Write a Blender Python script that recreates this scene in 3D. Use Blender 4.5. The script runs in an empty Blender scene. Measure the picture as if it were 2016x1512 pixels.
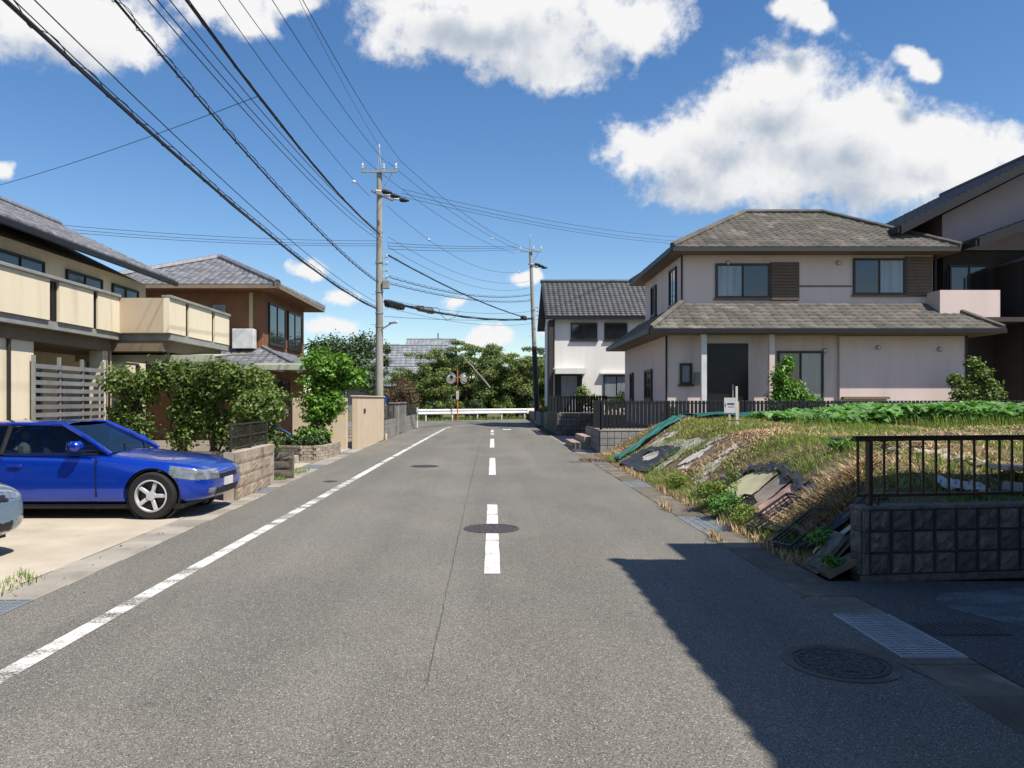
import bpy, bmesh, math, random
import numpy as np
from mathutils import Vector, Matrix
R = math.radians
rnd = random.Random(7)
rng = np.random.default_rng(7)
sc = bpy.context.scene
col = sc.collection

# ------------------------------------------------------------------ camera
# level camera over the centre line of the street, eye height 1.6 m
cam_d = bpy.data.cameras.new('camera')
cam_d.sensor_width = 36.0
cam_d.lens = 36.0 * 1500 / 2016
cam_d.shift_x = 39 / 2016
cam_d.shift_y = 31 / 2016
cam_d.clip_start = 0.05
cam_d.clip_end = 2000
cam = bpy.data.objects.new('camera', cam_d)
col.objects.link(cam)
cam.location = (0, 0, 1.6)
cam.rotation_euler = (R(90), 0, 0)
sc.camera = cam

# ------------------------------------------------------------------ sun
SUNV = Vector((1.0, -0.80, 2.0)).normalized()
sun_d = bpy.data.lights.new('sun', 'SUN')
sun_d.energy = 5.0
sun_d.angle = R(0.53)
sun_d.color = (1.0, 0.945, 0.85)
sun = bpy.data.objects.new('sun', sun_d)
col.objects.link(sun)
sun.rotation_euler = SUNV.to_track_quat('Z', 'Y').to_euler()
sun.location = (20, -16, 40)

# ------------------------------------------------------------------ sky with cumulus clouds
world = bpy.data.worlds.new('World')
sc.world = world
world.use_nodes = True
wt = world.node_tree
wt.nodes.clear()
WN, WL_ = wt.nodes.new, wt.links.new
w_out = WN('ShaderNodeOutputWorld')
w_bg = WN('ShaderNodeBackground')
w_bg.inputs['Strength'].default_value = 0.095
sky = WN('ShaderNodeTexSky')
sky.sky_type = 'NISHITA'
sky.sun_disc = False
sky.sun_elevation = math.asin(SUNV.z)
sky.sun_rotation = math.atan2(SUNV.x, SUNV.y)
sky.altitude = 0
sky.air_density = 1.0
sky.dust_density = 0.25
sky.ozone_density = 1.6
w_hsv = WN('ShaderNodeHueSaturation')
w_hsv.inputs['Saturation'].default_value = 1.26
w_hsv.inputs['Hue'].default_value = 0.504
w_hsv.inputs['Value'].default_value = 1.14
WL_(sky.outputs[0], w_hsv.inputs['Color'])

CLOUDS = [(1560, 170, 150, 95), (1470, 235, 150, 95), (1390, 285, 120, 80), (1275, 290, 110, 50), (1400, 335, 150, 80), (1330, 310, 110, 60),
          (1720, 240, 150, 95), (1830, 255, 110, 70), (1950, 300, 130, 55), (1620, 330, 260, 90), (1610, 240, 170, 110), (1700, 320, 200, 110),
          (1810, 345, 220, 85), (1450, 370, 170, 55),
          (860, 55, 150, 70), (1040, 55, 230, 110), (1240, 50, 130, 75), (1060, 130, 140, 50), (980, -10, 300, 60),
          (110, 45, 240, 95), (250, 80, 100, 60), (450, 15, 120, 55), (500, 55, 60, 40), (590, -5, 70, 30),
          (1540, 28, 44, 28), (1600, 42, 46, 30), (1570, 8, 56, 24), (1798, 104, 40, 22), (1832, 132, 40, 28), (594, 520, 30, 20), (618, 536, 30, 20), (665, 590, 46, 24), (660, 648, 60, 22),
          (887, 597, 36, 18), (965, 660, 62, 22), (1035, 545, 26, 13), (-5, 330, 28, 22), (1085, 660, 30, 22)]

def cloud_group():
    g = bpy.data.node_groups.new('cloud_density', 'ShaderNodeTree')
    g.interface.new_socket('Dir', in_out='INPUT', socket_type='NodeSocketVector')
    g.interface.new_socket('Density', in_out='OUTPUT', socket_type='NodeSocketFloat')
    g.interface.new_socket('Bulk', in_out='OUTPUT', socket_type='NodeSocketFloat')
    N, L = g.nodes.new, g.links.new
    gi, go = N('NodeGroupInput'), N('NodeGroupOutput')
    sep = N('ShaderNodeSeparateXYZ'); L(gi.outputs[0], sep.inputs[0])
    ab = N('ShaderNodeMath'); ab.operation = 'ABSOLUTE'; L(sep.outputs[1], ab.inputs[0])
    mx = N('ShaderNodeMath'); mx.operation = 'MAXIMUM'; L(ab.outputs[0], mx.inputs[0]); mx.inputs[1].default_value = 0.02
    du = N('ShaderNodeMath'); du.operation = 'DIVIDE'; L(sep.outputs[0], du.inputs[0]); L(mx.outputs[0], du.inputs[1])
    dv = N('ShaderNodeMath'); dv.operation = 'DIVIDE'; L(sep.outputs[2], dv.inputs[0]); L(mx.outputs[0], dv.inputs[1])
    cb = N('ShaderNodeCombineXYZ'); L(du.outputs[0], cb.inputs[0]); L(dv.outputs[0], cb.inputs[1])
    # billow the outline: offset the lookup by noise
    wn = N('ShaderNodeTexNoise'); wn.inputs['Scale'].default_value = 12.0; wn.inputs['Detail'].default_value = 5.0
    L(gi.outputs[0], wn.inputs['Vector'])
    ws = N('ShaderNodeVectorMath'); ws.operation = 'SUBTRACT'; ws.inputs[1].default_value = (0.5, 0.5, 0.5)
    L(wn.outputs['Color'], ws.inputs[0])
    wm = N('ShaderNodeVectorMath'); wm.operation = 'MULTIPLY_ADD'
    wm.inputs[1].default_value = (0.075, 0.06, 0.0)
    L(ws.outputs[0], wm.inputs[0]); L(cb.outputs[0], wm.inputs[2])
    cur = None
    for (px, py, rx, ry) in CLOUDS:
        u, v = (px - 969) / 1500, (787 - py) / 1500
        a = N('ShaderNodeVectorMath'); a.operation = 'SUBTRACT'; a.inputs[1].default_value = (u, v, 0)
        L(wm.outputs[0], a.inputs[0])
        b = N('ShaderNodeVectorMath'); b.operation = 'MULTIPLY'; b.inputs[1].default_value = (1500 / rx, 1500 / ry, 0)
        L(a.outputs[0], b.inputs[0])
        c = N('ShaderNodeVectorMath'); c.operation = 'LENGTH'; L(b.outputs[0], c.inputs[0])
        if cur is None:
            cur = c.outputs['Value']
        else:
            m = N('ShaderNodeMath'); m.operation = 'SMOOTH_MIN'; m.inputs[2].default_value = 0.45
            L(cur, m.inputs[0]); L(c.outputs['Value'], m.inputs[1]); cur = m.outputs[0]
    inv = N('ShaderNodeMath'); inv.operation = 'SUBTRACT'; inv.inputs[0].default_value = 1.0; L(cur, inv.inputs[1])
    # unseen cumulus added over the rest of the sky to whiten the shade
    zm = N('ShaderNodeMath'); zm.operation = 'MAXIMUM'; L(sep.outputs[2], zm.inputs[0]); zm.inputs[1].default_value = 0.12
    pv = N('ShaderNodeVectorMath'); pv.operation = 'SCALE'; L(gi.outputs[0], pv.inputs[0])
    rc = N('ShaderNodeMath'); rc.operation = 'DIVIDE'; rc.inputs[0].default_value = 1.0; L(zm.outputs[0], rc.inputs[1]); L(rc.outputs[0], pv.inputs['Scale'])
    gn = N('ShaderNodeTexNoise'); gn.inputs['Scale'].default_value = 1.7; gn.inputs['Detail'].default_value = 3.0; L(pv.outputs[0], gn.inputs['Vector'])
    gm = N('ShaderNodeMath'); gm.operation = 'MULTIPLY_ADD'; gm.inputs[1].default_value = 5.0; gm.inputs[2].default_value = -3.05; L(gn.outputs['Fac'], gm.inputs[0])
    au = N('ShaderNodeMath'); au.operation = 'ABSOLUTE'; L(du.outputs[0], au.inputs[0])
    w1 = N('ShaderNodeMapRange'); w1.inputs['From Min'].default_value = 0.56; w1.inputs['From Max'].default_value = 0.72; w1.inputs['To Min'].default_value = -3.0; w1.inputs['To Max'].default_value = 0.0; L(dv.outputs[0], w1.inputs[0])
    w2 = N('ShaderNodeMapRange'); w2.inputs['From Min'].default_value = 0.72; w2.inputs['From Max'].default_value = 0.95; w2.inputs['To Min'].default_value = -3.0; w2.inputs['To Max'].default_value = 0.0; L(au.outputs[0], w2.inputs[0])
    w3 = N('ShaderNodeMapRange'); w3.inputs['From Min'].default_value = 0.0; w3.inputs['From Max'].default_value = -0.2; w3.inputs['To Min'].default_value = -3.0; w3.inputs['To Max'].default_value = 0.0; L(sep.outputs[1], w3.inputs[0])
    wa = N('ShaderNodeMath'); wa.operation = 'MAXIMUM'; L(w1.outputs[0], wa.inputs[0]); L(w2.outputs[0], wa.inputs[1])
    wb = N('ShaderNodeMath'); wb.operation = 'MAXIMUM'; L(wa.outputs[0], wb.inputs[0]); L(w3.outputs[0], wb.inputs[1])
    gs = N('ShaderNodeMath'); gs.operation = 'ADD'; L(gm.outputs[0], gs.inputs[0]); L(wb.outputs[0], gs.inputs[1])
    im = N('ShaderNodeMath'); im.operation = 'MAXIMUM'; L(inv.outputs[0], im.inputs[0]); L(gs.outputs[0], im.inputs[1])
    inv = im
    n = N('ShaderNodeTexNoise'); n.inputs['Scale'].default_value = 13.0; n.inputs['Detail'].default_value = 9.0
    n.inputs['Roughness'].default_value = 0.6; n.inputs['Distortion'].default_value = 0.25
    L(gi.outputs[0], n.inputs['Vector'])
    nm = N('ShaderNodeMath'); nm.operation = 'MULTIPLY_ADD'; nm.inputs[1].default_value = 1.55; nm.inputs[2].default_value = -0.80
    L(n.outputs['Fac'], nm.inputs[0])
    nb = N('ShaderNodeTexNoise'); nb.inputs['Scale'].default_value = 42.0; nb.inputs['Detail'].default_value = 8.0
    nb.inputs['Roughness'].default_value = 0.62; L(gi.outputs[0], nb.inputs['Vector'])
    nbm = N('ShaderNodeMath'); nbm.operation = 'MULTIPLY_ADD'; nbm.inputs[1].default_value = 1.15; nbm.inputs[2].default_value = -0.60
    L(nb.outputs['Fac'], nbm.inputs[0])
    ad = N('ShaderNodeMath'); ad.operation = 'ADD'; L(inv.outputs[0], ad.inputs[0]); L(nm.outputs[0], ad.inputs[1])
    ae = N('ShaderNodeMath'); ae.operation = 'ADD'; L(ad.outputs[0], ae.inputs[0]); L(nbm.outputs[0], ae.inputs[1])
    L(ae.outputs[0], go.inputs[0])
    bk = N('ShaderNodeMath'); bk.operation = 'MULTIPLY_ADD'; bk.inputs[1].default_value = 0.35; L(nbm.outputs[0], bk.inputs[0]); L(ad.outputs[0], bk.inputs[2]); L(bk.outputs[0], go.inputs[1])
    return g

cg = cloud_group()
tc = WN('ShaderNodeTexCoord')
nrm = WN('ShaderNodeVectorMath'); nrm.operation = 'NORMALIZE'
WL_(tc.outputs['Generated'], nrm.inputs[0])
d1 = WN('ShaderNodeGroup'); d1.node_tree = cg; WL_(nrm.outputs[0], d1.inputs[0])
off = WN('ShaderNodeVectorMath'); off.operation = 'ADD'; off.inputs[1].default_value = (0.022, 0.0, 0.05)
WL_(nrm.outputs[0], off.inputs[0])
d2 = WN('ShaderNodeGroup'); d2.node_tree = cg; WL_(off.outputs[0], d2.inputs[0])
al = WN('ShaderNodeMapRange'); al.interpolation_type = 'SMOOTHSTEP'
al.inputs['From Min'].default_value = -0.16; al.inputs['From Max'].default_value = 0.46
WL_(d1.outputs[0], al.inputs[0])
# self shading: the more cloud stands between a point and the sun, the greyer it is
sh = WN('ShaderNodeMapRange'); sh.interpolation_type = 'SMOOTHSTEP'
sh.inputs['From Min'].default_value = 0.1; sh.inputs['From Max'].default_value = 1.25
WL_(d2.outputs[1], sh.inputs[0])
ccol = WN('ShaderNodeMix'); ccol.data_type = 'RGBA'
ccol.inputs[6].default_value = (7.3, 7.3, 7.3, 1)
ccol.inputs[7].default_value = (3.3, 3.85, 4.7, 1)
WL_(sh.outputs[0], ccol.inputs[0])
cmix = WN('ShaderNodeMix'); cmix.data_type = 'RGBA'
WL_(al.outputs[0], cmix.inputs[0]); WL_(w_hsv.outputs[0], cmix.inputs[6]); WL_(ccol.outputs[2], cmix.inputs[7])
WL_(cmix.outputs[2], w_bg.inputs['Color'])
WL_(w_bg.outputs[0], w_out.inputs[0])
world.cycles.sampling_method = 'MANUAL'
world.cycles.sample_map_resolution = 512

# ------------------------------------------------------------------ exposure
sc.view_settings.view_transform = 'Standard'
sc.view_settings.look = 'None'
sc.view_settings.exposure = 0.42
sc.view_settings.gamma = 1.0
sc.view_settings.use_curve_mapping = False
sc.cycles.max_bounces = 5
sc.cycles.diffuse_bounces = 2
sc.cycles.glossy_bounces = 3
sc.cycles.transmission_bounces = 4
sc.cycles.transparent_max_bounces = 8
sc.cycles.caustics_reflective = False
sc.cycles.caustics_refractive = False
sc.cycles.sample_clamp_indirect = 6
sc.cycles.use_denoising = True

# ------------------------------------------------------------------ materials
M = {}
def mat(name, c1, c2=None, scale=3.0, detail=6.0, rough=0.85, bump=0.0, bscale=40.0, rand=0.0, spec=0.4,
        metal=0.0, c3=None, s3=1.0, t3=(0.55, 0.75), stretch=(1, 1, 1), transl=None, island=0.0, coat=0.0, fine=0.0):
    """principled material: two base colours mixed by noise (world space), optional third as blotches,
    brightness varied per object (rand) or per loose piece (island), bump from noise"""
    m = bpy.data.materials.new(name); m.use_nodes = True
    t = m.node_tree; N, L = t.nodes.new, t.links.new
    bs = t.nodes['Principled BSDF']
    bs.inputs['Roughness'].default_value = rough
    bs.inputs['Specular IOR Level'].default_value = spec
    bs.inputs['Metallic'].default_value = metal
    if coat: bs.inputs['Coat Weight'].default_value = coat; bs.inputs['Coat Roughness'].default_value = 0.03
    ge = N('ShaderNodeNewGeometry')
    vec = ge.outputs['Position']
    if stretch != (1, 1, 1):
        mp = N('ShaderNodeVectorMath'); mp.operation = 'MULTIPLY'; mp.inputs[1].default_value = stretch
        L(vec, mp.inputs[0]); vec = mp.outputs[0]
    def noise(s, d=6.0, ro=0.55, v=None):
        n = N('ShaderNodeTexNoise'); n.inputs['Scale'].default_value = s; n.inputs['Detail'].default_value = d
        n.inputs['Roughness'].default_value = ro; L(v or vec, n.inputs['Vector']); return n.outputs['Fac']
    def mrange(src, a, b, c=0.0, d=1.0):
        r = N('ShaderNodeMapRange'); r.inputs['From Min'].default_value = a; r.inputs['From Max'].default_value = b
        r.inputs['To Min'].default_value = c; r.inputs['To Max'].default_value = d; L(src, r.inputs[0]); return r.outputs[0]
    def mix(f, a, b, mode='MIX'):
        x = N('ShaderNodeMix'); x.data_type = 'RGBA'; x.blend_type = mode
        for s, i in ((f, 0), (a, 6), (b, 7)):
            if isinstance(s, (int, float)): x.inputs[i].default_value = s
            elif isinstance(s, tuple): x.inputs[i].default_value = (*s[:3], 1)
            else: L(s, x.inputs[i])
        return x.outputs[2]
    c2 = c2 or tuple(x * 0.75 for x in c1)
    cc = mix(mrange(noise(scale, detail), 0.32, 0.68), c1, c2)
    if c3: cc = mix(mrange(noise(s3, 5.0, 0.6), t3[0], t3[1]), cc, c3)
    if fine:
        cc = mix(1.0, cc, mrange(noise(160.0, 2.0), 0.3, 0.7, 1 - fine, 1 + fine), 'MULTIPLY')
    if rand:
        oi = N('ShaderNodeObjectInfo'); cc = mix(1.0, cc, mrange(oi.outputs['Random'], 0, 1, 1 - rand, 1 + rand), 'MULTIPLY')
    if island:
        cc = mix(1.0, cc, mrange(ge.outputs['Random Per Island'], 0, 1, 1 - island, 1 + island), 'MULTIPLY')
    L(cc, bs.inputs['Base Color'])
    if bump:
        b = N('ShaderNodeBump'); b.inputs['Strength'].default_value = bump; b.inputs['Distance'].default_value = 0.01
        L(noise(bscale, 4.0, 0.6), b.inputs['Height']); L(b.outputs[0], bs.inputs['Normal'])
    if transl:
        tb = N('ShaderNodeBsdfTranslucent'); L(mix(1.0, cc, (1.5, 1.7, 0.7), 'MULTIPLY'), tb.inputs['Color'])
        ms = N('ShaderNodeMixShader'); ms.inputs[0].default_value = transl
        L(bs.outputs[0], ms.inputs[1]); L(tb.outputs[0], ms.inputs[2])
        L(ms.outputs[0], t.nodes['Material Output'].inputs['Surface'])
    M[name] = m
    return m

def asphalt(name, base, warm, grain, dark, sheen=0.35):
    m = bpy.data.materials.new(name); m.use_nodes = True
    t = m.node_tree; N, L = t.nodes.new, t.links.new
    bs = t.nodes['Principled BSDF']; bs.inputs['Roughness'].default_value = 0.82
    bs.inputs['Specular IOR Level'].default_value = sheen
    ge = N('ShaderNodeNewGeometry'); vec = ge.outputs['Position']
    def noise(s, d=5.0, ro=0.55, st=None):
        v = vec
        if st:
            mp = N('ShaderNodeVectorMath'); mp.operation = 'MULTIPLY'; mp.inputs[1].default_value = st
            L(vec, mp.inputs[0]); v = mp.outputs[0]
        n = N('ShaderNodeTexNoise'); n.inputs['Scale'].default_value = s; n.inputs['Detail'].default_value = d
        n.inputs['Roughness'].default_value = ro; L(v, n.inputs['Vector']); return n.outputs['Fac']
    def mr(s, a, b, c=0.0, d=1.0):
        r = N('ShaderNodeMapRange'); r.inputs['From Min'].default_value = a; r.inputs['From Max'].default_value = b
        r.inputs['To Min'].default_value = c; r.inputs['To Max'].default_value = d; L(s, r.inputs[0]); return r.outputs[0]
    def mix(f, a, b, mode='MIX'):
        x = N('ShaderNodeMix'); x.data_type = 'RGBA'; x.blend_type = mode
        for s, i in ((f, 0), (a, 6), (b, 7)):
            if isinstance(s, (int, float)): x.inputs[i].default_value = s
            elif isinstance(s, tuple): x.inputs[i].default_value = (*s[:3], 1)
            else: L(s, x.inputs[i])
        return x.outputs[2]
    c = mix(mr(noise(0.35, 5.0), 0.35, 0.65), base, warm)
    c = mix(mr(noise(1.1, 6.0, 0.65, (1.0, 0.25, 1)), 0.5, 0.8, 0, 0.55), c, dark)
    c = mix(mr(noise(3.0, 5.0, 0.6, (0.5, 2.2, 1)), 0.62, 0.78, 0, 0.28), c, tuple(min(1, x * 1.5) for x in warm))
    # wheel tracks and old patches run along the street
    c = mix(1.0, c, mr(noise(1.0, 3.0, 0.5, (1.15, 0.035, 1)), 0.3, 0.7, 0.86, 1.16), 'MULTIPLY')
    c = mix(1.0, c, mr(noise(0.55, 2.0, 0.4, (1.0, 0.5, 1)), 0.46, 0.5, 0.95, 1.03), 'MULTIPLY')
    c = mix(mr(noise(0.9, 4.0, 0.6), 0.66, 0.75, 0, 0.35), c, tuple(x * 0.6 for x in dark))
    vo = N('ShaderNodeTexVoronoi'); vo.inputs['Scale'].default_value = 175.0; L(vec, vo.inputs['Vector'])
    sp = N('ShaderNodeSeparateColor'); L(vo.outputs['Color'], sp.inputs[0])
    c = mix(1.0, c, mr(sp.outputs[0], 0.0, 1.0, 0.6, 1.35), 'MULTIPLY')
    c = mix(mr(sp.outputs[1], 0.945, 0.97), c, grain)
    c = mix(mr(sp.outputs[2], 0.86, 0.9, 0, 0.75), c, tuple(x * 0.3 for x in dark))
    L(c, bs.inputs['Base Color'])
    b = N('ShaderNodeBump'); b.inputs['Strength'].default_value = 0.55; b.inputs['Distance'].default_value = 0.004
    L(vo.outputs['Distance'], b.inputs['Height']); L(b.outputs[0], bs.inputs['Normal'])
    M[name] = m

def paint(name, colr, lo, hi):
    """worn road paint: bare asphalt shows through where the noise is high"""
    m = bpy.data.materials.new(name); m.use_nodes = True
    t = m.node_tree; N, L = t.nodes.new, t.links.new
    bs = t.nodes['Principled BSDF']; bs.inputs['Roughness'].default_value = 0.7
    ge = N('ShaderNodeNewGeometry')
    n = N('ShaderNodeTexNoise'); n.inputs['Scale'].default_value = 55; n.inputs['Detail'].default_value = 6
    n.inputs['Roughness'].default_value = 0.7; L(ge.outputs['Position'], n.inputs['Vector'])
    n2 = N('ShaderNodeTexNoise'); n2.inputs['Scale'].default_value = 1.6; n2.inputs['Detail'].default_value = 3
    mp = N('ShaderNodeVectorMath'); mp.operation = 'MULTIPLY'; mp.inputs[1].default_value = (1, 2.5, 1)
    L(ge.outputs['Position'], mp.inputs[0]); L(mp.outputs[0], n2.inputs['Vector'])
    ad = N('ShaderNodeMath'); ad.operation = 'MULTIPLY_ADD'; ad.inputs[1].default_value = 0.9; L(n2.outputs['Fac'], ad.inputs[0]); L(n.outputs['Fac'], ad.inputs[2])
    r = N('ShaderNodeMapRange'); r.inputs['From Min'].default_value = lo; r.inputs['From Max'].default_value = hi
    L(ad.outputs[0], r.inputs[0])
    mx = N('ShaderNodeMix'); mx.data_type = 'RGBA'; mx.inputs[6].default_value = (*colr, 1); mx.inputs[7].default_value = (colr[0] * 0.7, colr[1] * 0.69, colr[2] * 0.66, 1)
    L(n2.outputs['Fac'], mx.inputs[0]); L(mx.outputs[2], bs.inputs['Base Color'])
    tr = N('ShaderNodeBsdfTransparent'); ms = N('ShaderNodeMixShader')
    L(r.outputs[0], ms.inputs[0]); L(bs.outputs[0], ms.inputs[1]); L(tr.outputs[0], ms.inputs[2])
    L(ms.outputs[0], t.nodes['Material Output'].inputs['Surface'])
    M[name] = m

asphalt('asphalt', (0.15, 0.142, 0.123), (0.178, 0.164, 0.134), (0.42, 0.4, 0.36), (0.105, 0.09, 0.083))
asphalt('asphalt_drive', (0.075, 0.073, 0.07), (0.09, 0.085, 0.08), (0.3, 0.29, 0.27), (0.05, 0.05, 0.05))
paint('paint', (0.78, 0.77, 0.74), 1.0, 1.2)
paint('drive_glow', (0.19, 0.2, 0.205), 0.8, 1.25)  # pale tone painted in for light reflected onto the shaded drive
paint('paint_worn', (0.72, 0.71, 0.67), 0.93, 1.14)
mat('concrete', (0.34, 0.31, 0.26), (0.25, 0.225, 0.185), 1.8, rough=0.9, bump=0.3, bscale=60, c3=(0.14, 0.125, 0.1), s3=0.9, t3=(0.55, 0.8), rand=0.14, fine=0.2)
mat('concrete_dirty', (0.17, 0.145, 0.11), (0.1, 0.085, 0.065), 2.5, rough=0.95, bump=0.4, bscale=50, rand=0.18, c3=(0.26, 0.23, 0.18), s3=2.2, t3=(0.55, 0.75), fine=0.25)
mat('concrete_tan', (0.5, 0.435, 0.34), (0.38, 0.325, 0.245), 1.2, rough=0.9, bump=0.25, bscale=50, c3=(0.2, 0.165, 0.12), s3=0.7, t3=(0.58, 0.8), fine=0.15)
mat('concrete_pale', (0.5, 0.47, 0.42), (0.4, 0.37, 0.32), 2.0, rough=0.9, bump=0.2, bscale=60, c3=(0.3, 0.27, 0.22), s3=1.5, rand=0.08, fine=0.12)
mat('block_dark', (0.16, 0.152, 0.142), (0.075, 0.072, 0.068), 14, rough=0.95, bump=0.9, bscale=70, rand=0.3, c3=(0.24, 0.23, 0.215), s3=6, t3=(0.6, 0.8), fine=0.35)
mat('block_joint', (0.05, 0.048, 0.046), rough=0.95, bump=0.4)
mat('block_grey', (0.27, 0.26, 0.24), (0.2, 0.19, 0.175), 6, rough=0.92, bump=0.4, bscale=80, rand=0.12, c3=(0.11, 0.105, 0.095), s3=2.2, t3=(0.55, 0.78), stretch=(1, 1, 0.4), fine=0.2)
mat('block_tan', (0.42, 0.34, 0.255), (0.3, 0.215, 0.155), 5, rough=0.94, bump=0.8, bscale=55, rand=0.14, c3=(0.13, 0.105, 0.085), s3=3.2, t3=(0.52, 0.7), stretch=(1, 1, 0.35), fine=0.28)
mat('block_brown', (0.17, 0.145, 0.115), (0.085, 0.072, 0.06), 11, rough=0.95, bump=1.0, bscale=50, rand=0.12, fine=0.35)
mat('mortar', (0.46, 0.4, 0.32), rough=0.95, bump=0.3)
mat('brick_tan', (0.36, 0.31, 0.245), (0.25, 0.2, 0.15), 7, rough=0.92, bump=0.5, rand=0.22, fine=0.2)
mat('steel_grate', (0.42, 0.45, 0.46), (0.33, 0.36, 0.37), 8, rough=0.5, metal=0.55, rand=0.06)
mat('steel_dark', (0.05, 0.048, 0.046), rough=0.6, metal=0.3)
mat('iron', (0.105, 0.088, 0.092), (0.075, 0.062, 0.064), 9, rough=0.6, metal=0.35, bump=0.2, bscale=90)
mat('galv', (0.46, 0.47, 0.47), (0.34, 0.35, 0.35), 10, rough=0.45, metal=0.6)
mat('pole_concrete', (0.36, 0.34, 0.3), (0.28, 0.26, 0.22), 4, rough=0.9, bump=0.2, stretch=(1, 1, 0.25), c3=(0.2, 0.185, 0.16), s3=2.0)
mat('pole_shade', (0.025, 0.025, 0.027), rough=0.6)  # near-black tone for the shade painted on a pole's lower part
mat('porcelain', (0.75, 0.74, 0.72), rough=0.25, spec=0.6)
mat('cable', (0.014, 0.014, 0.016), rough=0.55)
mat('wire_grey', (0.05, 0.052, 0.056), rough=0.5)
mat('bronze', (0.075, 0.052, 0.038), (0.055, 0.04, 0.03), 6, rough=0.42, metal=0.35)
mat('fence_black', (0.007, 0.0075, 0.009), (0.011, 0.0115, 0.013), 5, rough=0.55, rand=0.25)
mat('mesh_brown', (0.055, 0.045, 0.038), rough=0.5, metal=0.2)
mat('rail_white', (0.78, 0.78, 0.77), (0.66, 0.65, 0.63), 1.5, rough=0.4, c3=(0.45, 0.38, 0.3), s3=2.5, t3=(0.68, 0.85))
mat('orange', (0.62, 0.17, 0.035), (0.5, 0.12, 0.03), 6, rough=0.5, c3=(0.3, 0.15, 0.08), s3=5, t3=(0.6, 0.8))
mat('plate_white', (0.68, 0.68, 0.66), rough=0.5)
mat('ink', (0.03, 0.03, 0.035), rough=0.7)
mat('ink_blue', (0.06, 0.085, 0.16), rough=0.7)
mat('mirror', (0.86, 0.87, 0.88), (0.84, 0.85, 0.86), rough=0.04, metal=1.0)
mat('soil', (0.19, 0.135, 0.085), (0.12, 0.088, 0.058), 2.2, rough=1.0, bump=1.0, bscale=14, c3=(0.3, 0.24, 0.16), s3=4, fine=0.35, spec=0.1)
mat('soil_grey', (0.26, 0.225, 0.18), (0.17, 0.14, 0.105), 3.0, rough=1.0, bump=0.8, bscale=20, fine=0.3, spec=0.1)
mat('grass_ground', (0.1, 0.105, 0.045), (0.15, 0.125, 0.065), 0.8, rough=1.0, bump=0.6, bscale=10, spec=0.1)
mat('dry_grass', (0.52, 0.39, 0.22), (0.34, 0.23, 0.12), 3, rough=0.9, island=0.45, spec=0.2)
mat('green_grass', (0.135, 0.21, 0.04), (0.2, 0.24, 0.06), 2.5, rough=0.75, island=0.45, transl=0.25, spec=0.25)
mat('leaf_crop', (0.08, 0.2, 0.04), (0.13, 0.26, 0.065), 3, rough=0.55, island=0.5, transl=0.25)
mat('leaf_hedge', (0.08, 0.135, 0.026), (0.15, 0.2, 0.045), 2, rough=0.5, island=0.6, transl=0.22)
mat('leaf_bright', (0.085, 0.19, 0.02), (0.13, 0.25, 0.03), 3, rough=0.45, island=0.55, transl=0.28)
mat('leaf_dark', (0.036, 0.075, 0.024), (0.062, 0.105, 0.032), 2, rough=0.5, island=0.5, transl=0.15)
mat('leaf_cherry', (0.12, 0.19, 0.05), (0.2, 0.23, 0.07), 0.7, rough=0.55, island=0.55, transl=0.22, c3=(0.24, 0.17, 0.06), s3=0.9, t3=(0.63, 0.8))
mat('leaf_brown', (0.15, 0.09, 0.05), (0.11, 0.095, 0.045), 1.2, rough=0.7, island=0.5, transl=0.15)
mat('leaf_yellow', (0.32, 0.3, 0.05), (0.2, 0.26, 0.05), 4, rough=0.6, island=0.4, transl=0.25)
mat('leaf_fall', (0.2, 0.085, 0.03), (0.11, 0.07, 0.03), 5, rough=0.8, island=0.4)
mat('bark', (0.075, 0.058, 0.045), (0.045, 0.036, 0.028), 6, rough=0.95, bump=0.8, bscale=25)
mat('bark_pale', (0.3, 0.27, 0.23), (0.2, 0.175, 0.145), 6, rough=0.95, bump=0.6, bscale=25)
mat('tarp_black', (0.02, 0.02, 0.023), (0.032, 0.032, 0.036), 5, rough=0.5, bump=0.3, bscale=14, stretch=(1, 0.3, 1))
mat('tarp_teal', (0.012, 0.085, 0.078), (0.022, 0.12, 0.11), 4, rough=0.45, bump=0.3, bscale=12)
mat('tarp_white', (0.5, 0.48, 0.44), (0.38, 0.35, 0.3), 3, rough=0.7, c3=(0.2, 0.165, 0.12), s3=2.5, t3=(0.52, 0.7), bump=0.3, bscale=15)
mat('board_cream', (0.5, 0.47, 0.29), (0.42, 0.38, 0.24), 4, rough=0.8, c3=(0.3, 0.25, 0.16), s3=3.5, t3=(0.58, 0.8), fine=0.1)
mat('board_pink', (0.42, 0.24, 0.21), (0.34, 0.22, 0.18), 3.5, rough=0.85, c3=(0.22, 0.18, 0.14), s3=5, t3=(0.5, 0.75), stretch=(1, 0.4, 1), fine=0.15)
mat('board_grey', (0.3, 0.25, 0.2), (0.22, 0.18, 0.14), 5, rough=0.9, c3=(0.13, 0.1, 0.08), s3=6, fine=0.2, stretch=(1, 0.4, 1))
mat('crate', (0.016, 0.016, 0.017), (0.03, 0.029, 0.028), 9, rough=0.55)
mat('crate_green', (0.03, 0.045, 0.035), (0.04, 0.05, 0.04), 9, rough=0.55)
mat('stone', (0.42, 0.36, 0.27), (0.3, 0.25, 0.185), 6, rough=0.95, bump=0.6, rand=0.25)
mat('slab', (0.55, 0.48, 0.36), (0.45, 0.39, 0.29), 4, rough=0.9, bump=0.3, rand=0.06)
mat('wood_pale', (0.62, 0.5, 0.32), (0.5, 0.38, 0.23), 3, rough=0.8, stretch=(6, 6, 0.6))
mat('tile_pink', (0.42, 0.29, 0.25), (0.34, 0.23, 0.2), 6, rough=0.6, rand=0.12)
mat('blue_plastic', (0.02, 0.12, 0.42), rough=0.35)
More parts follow.
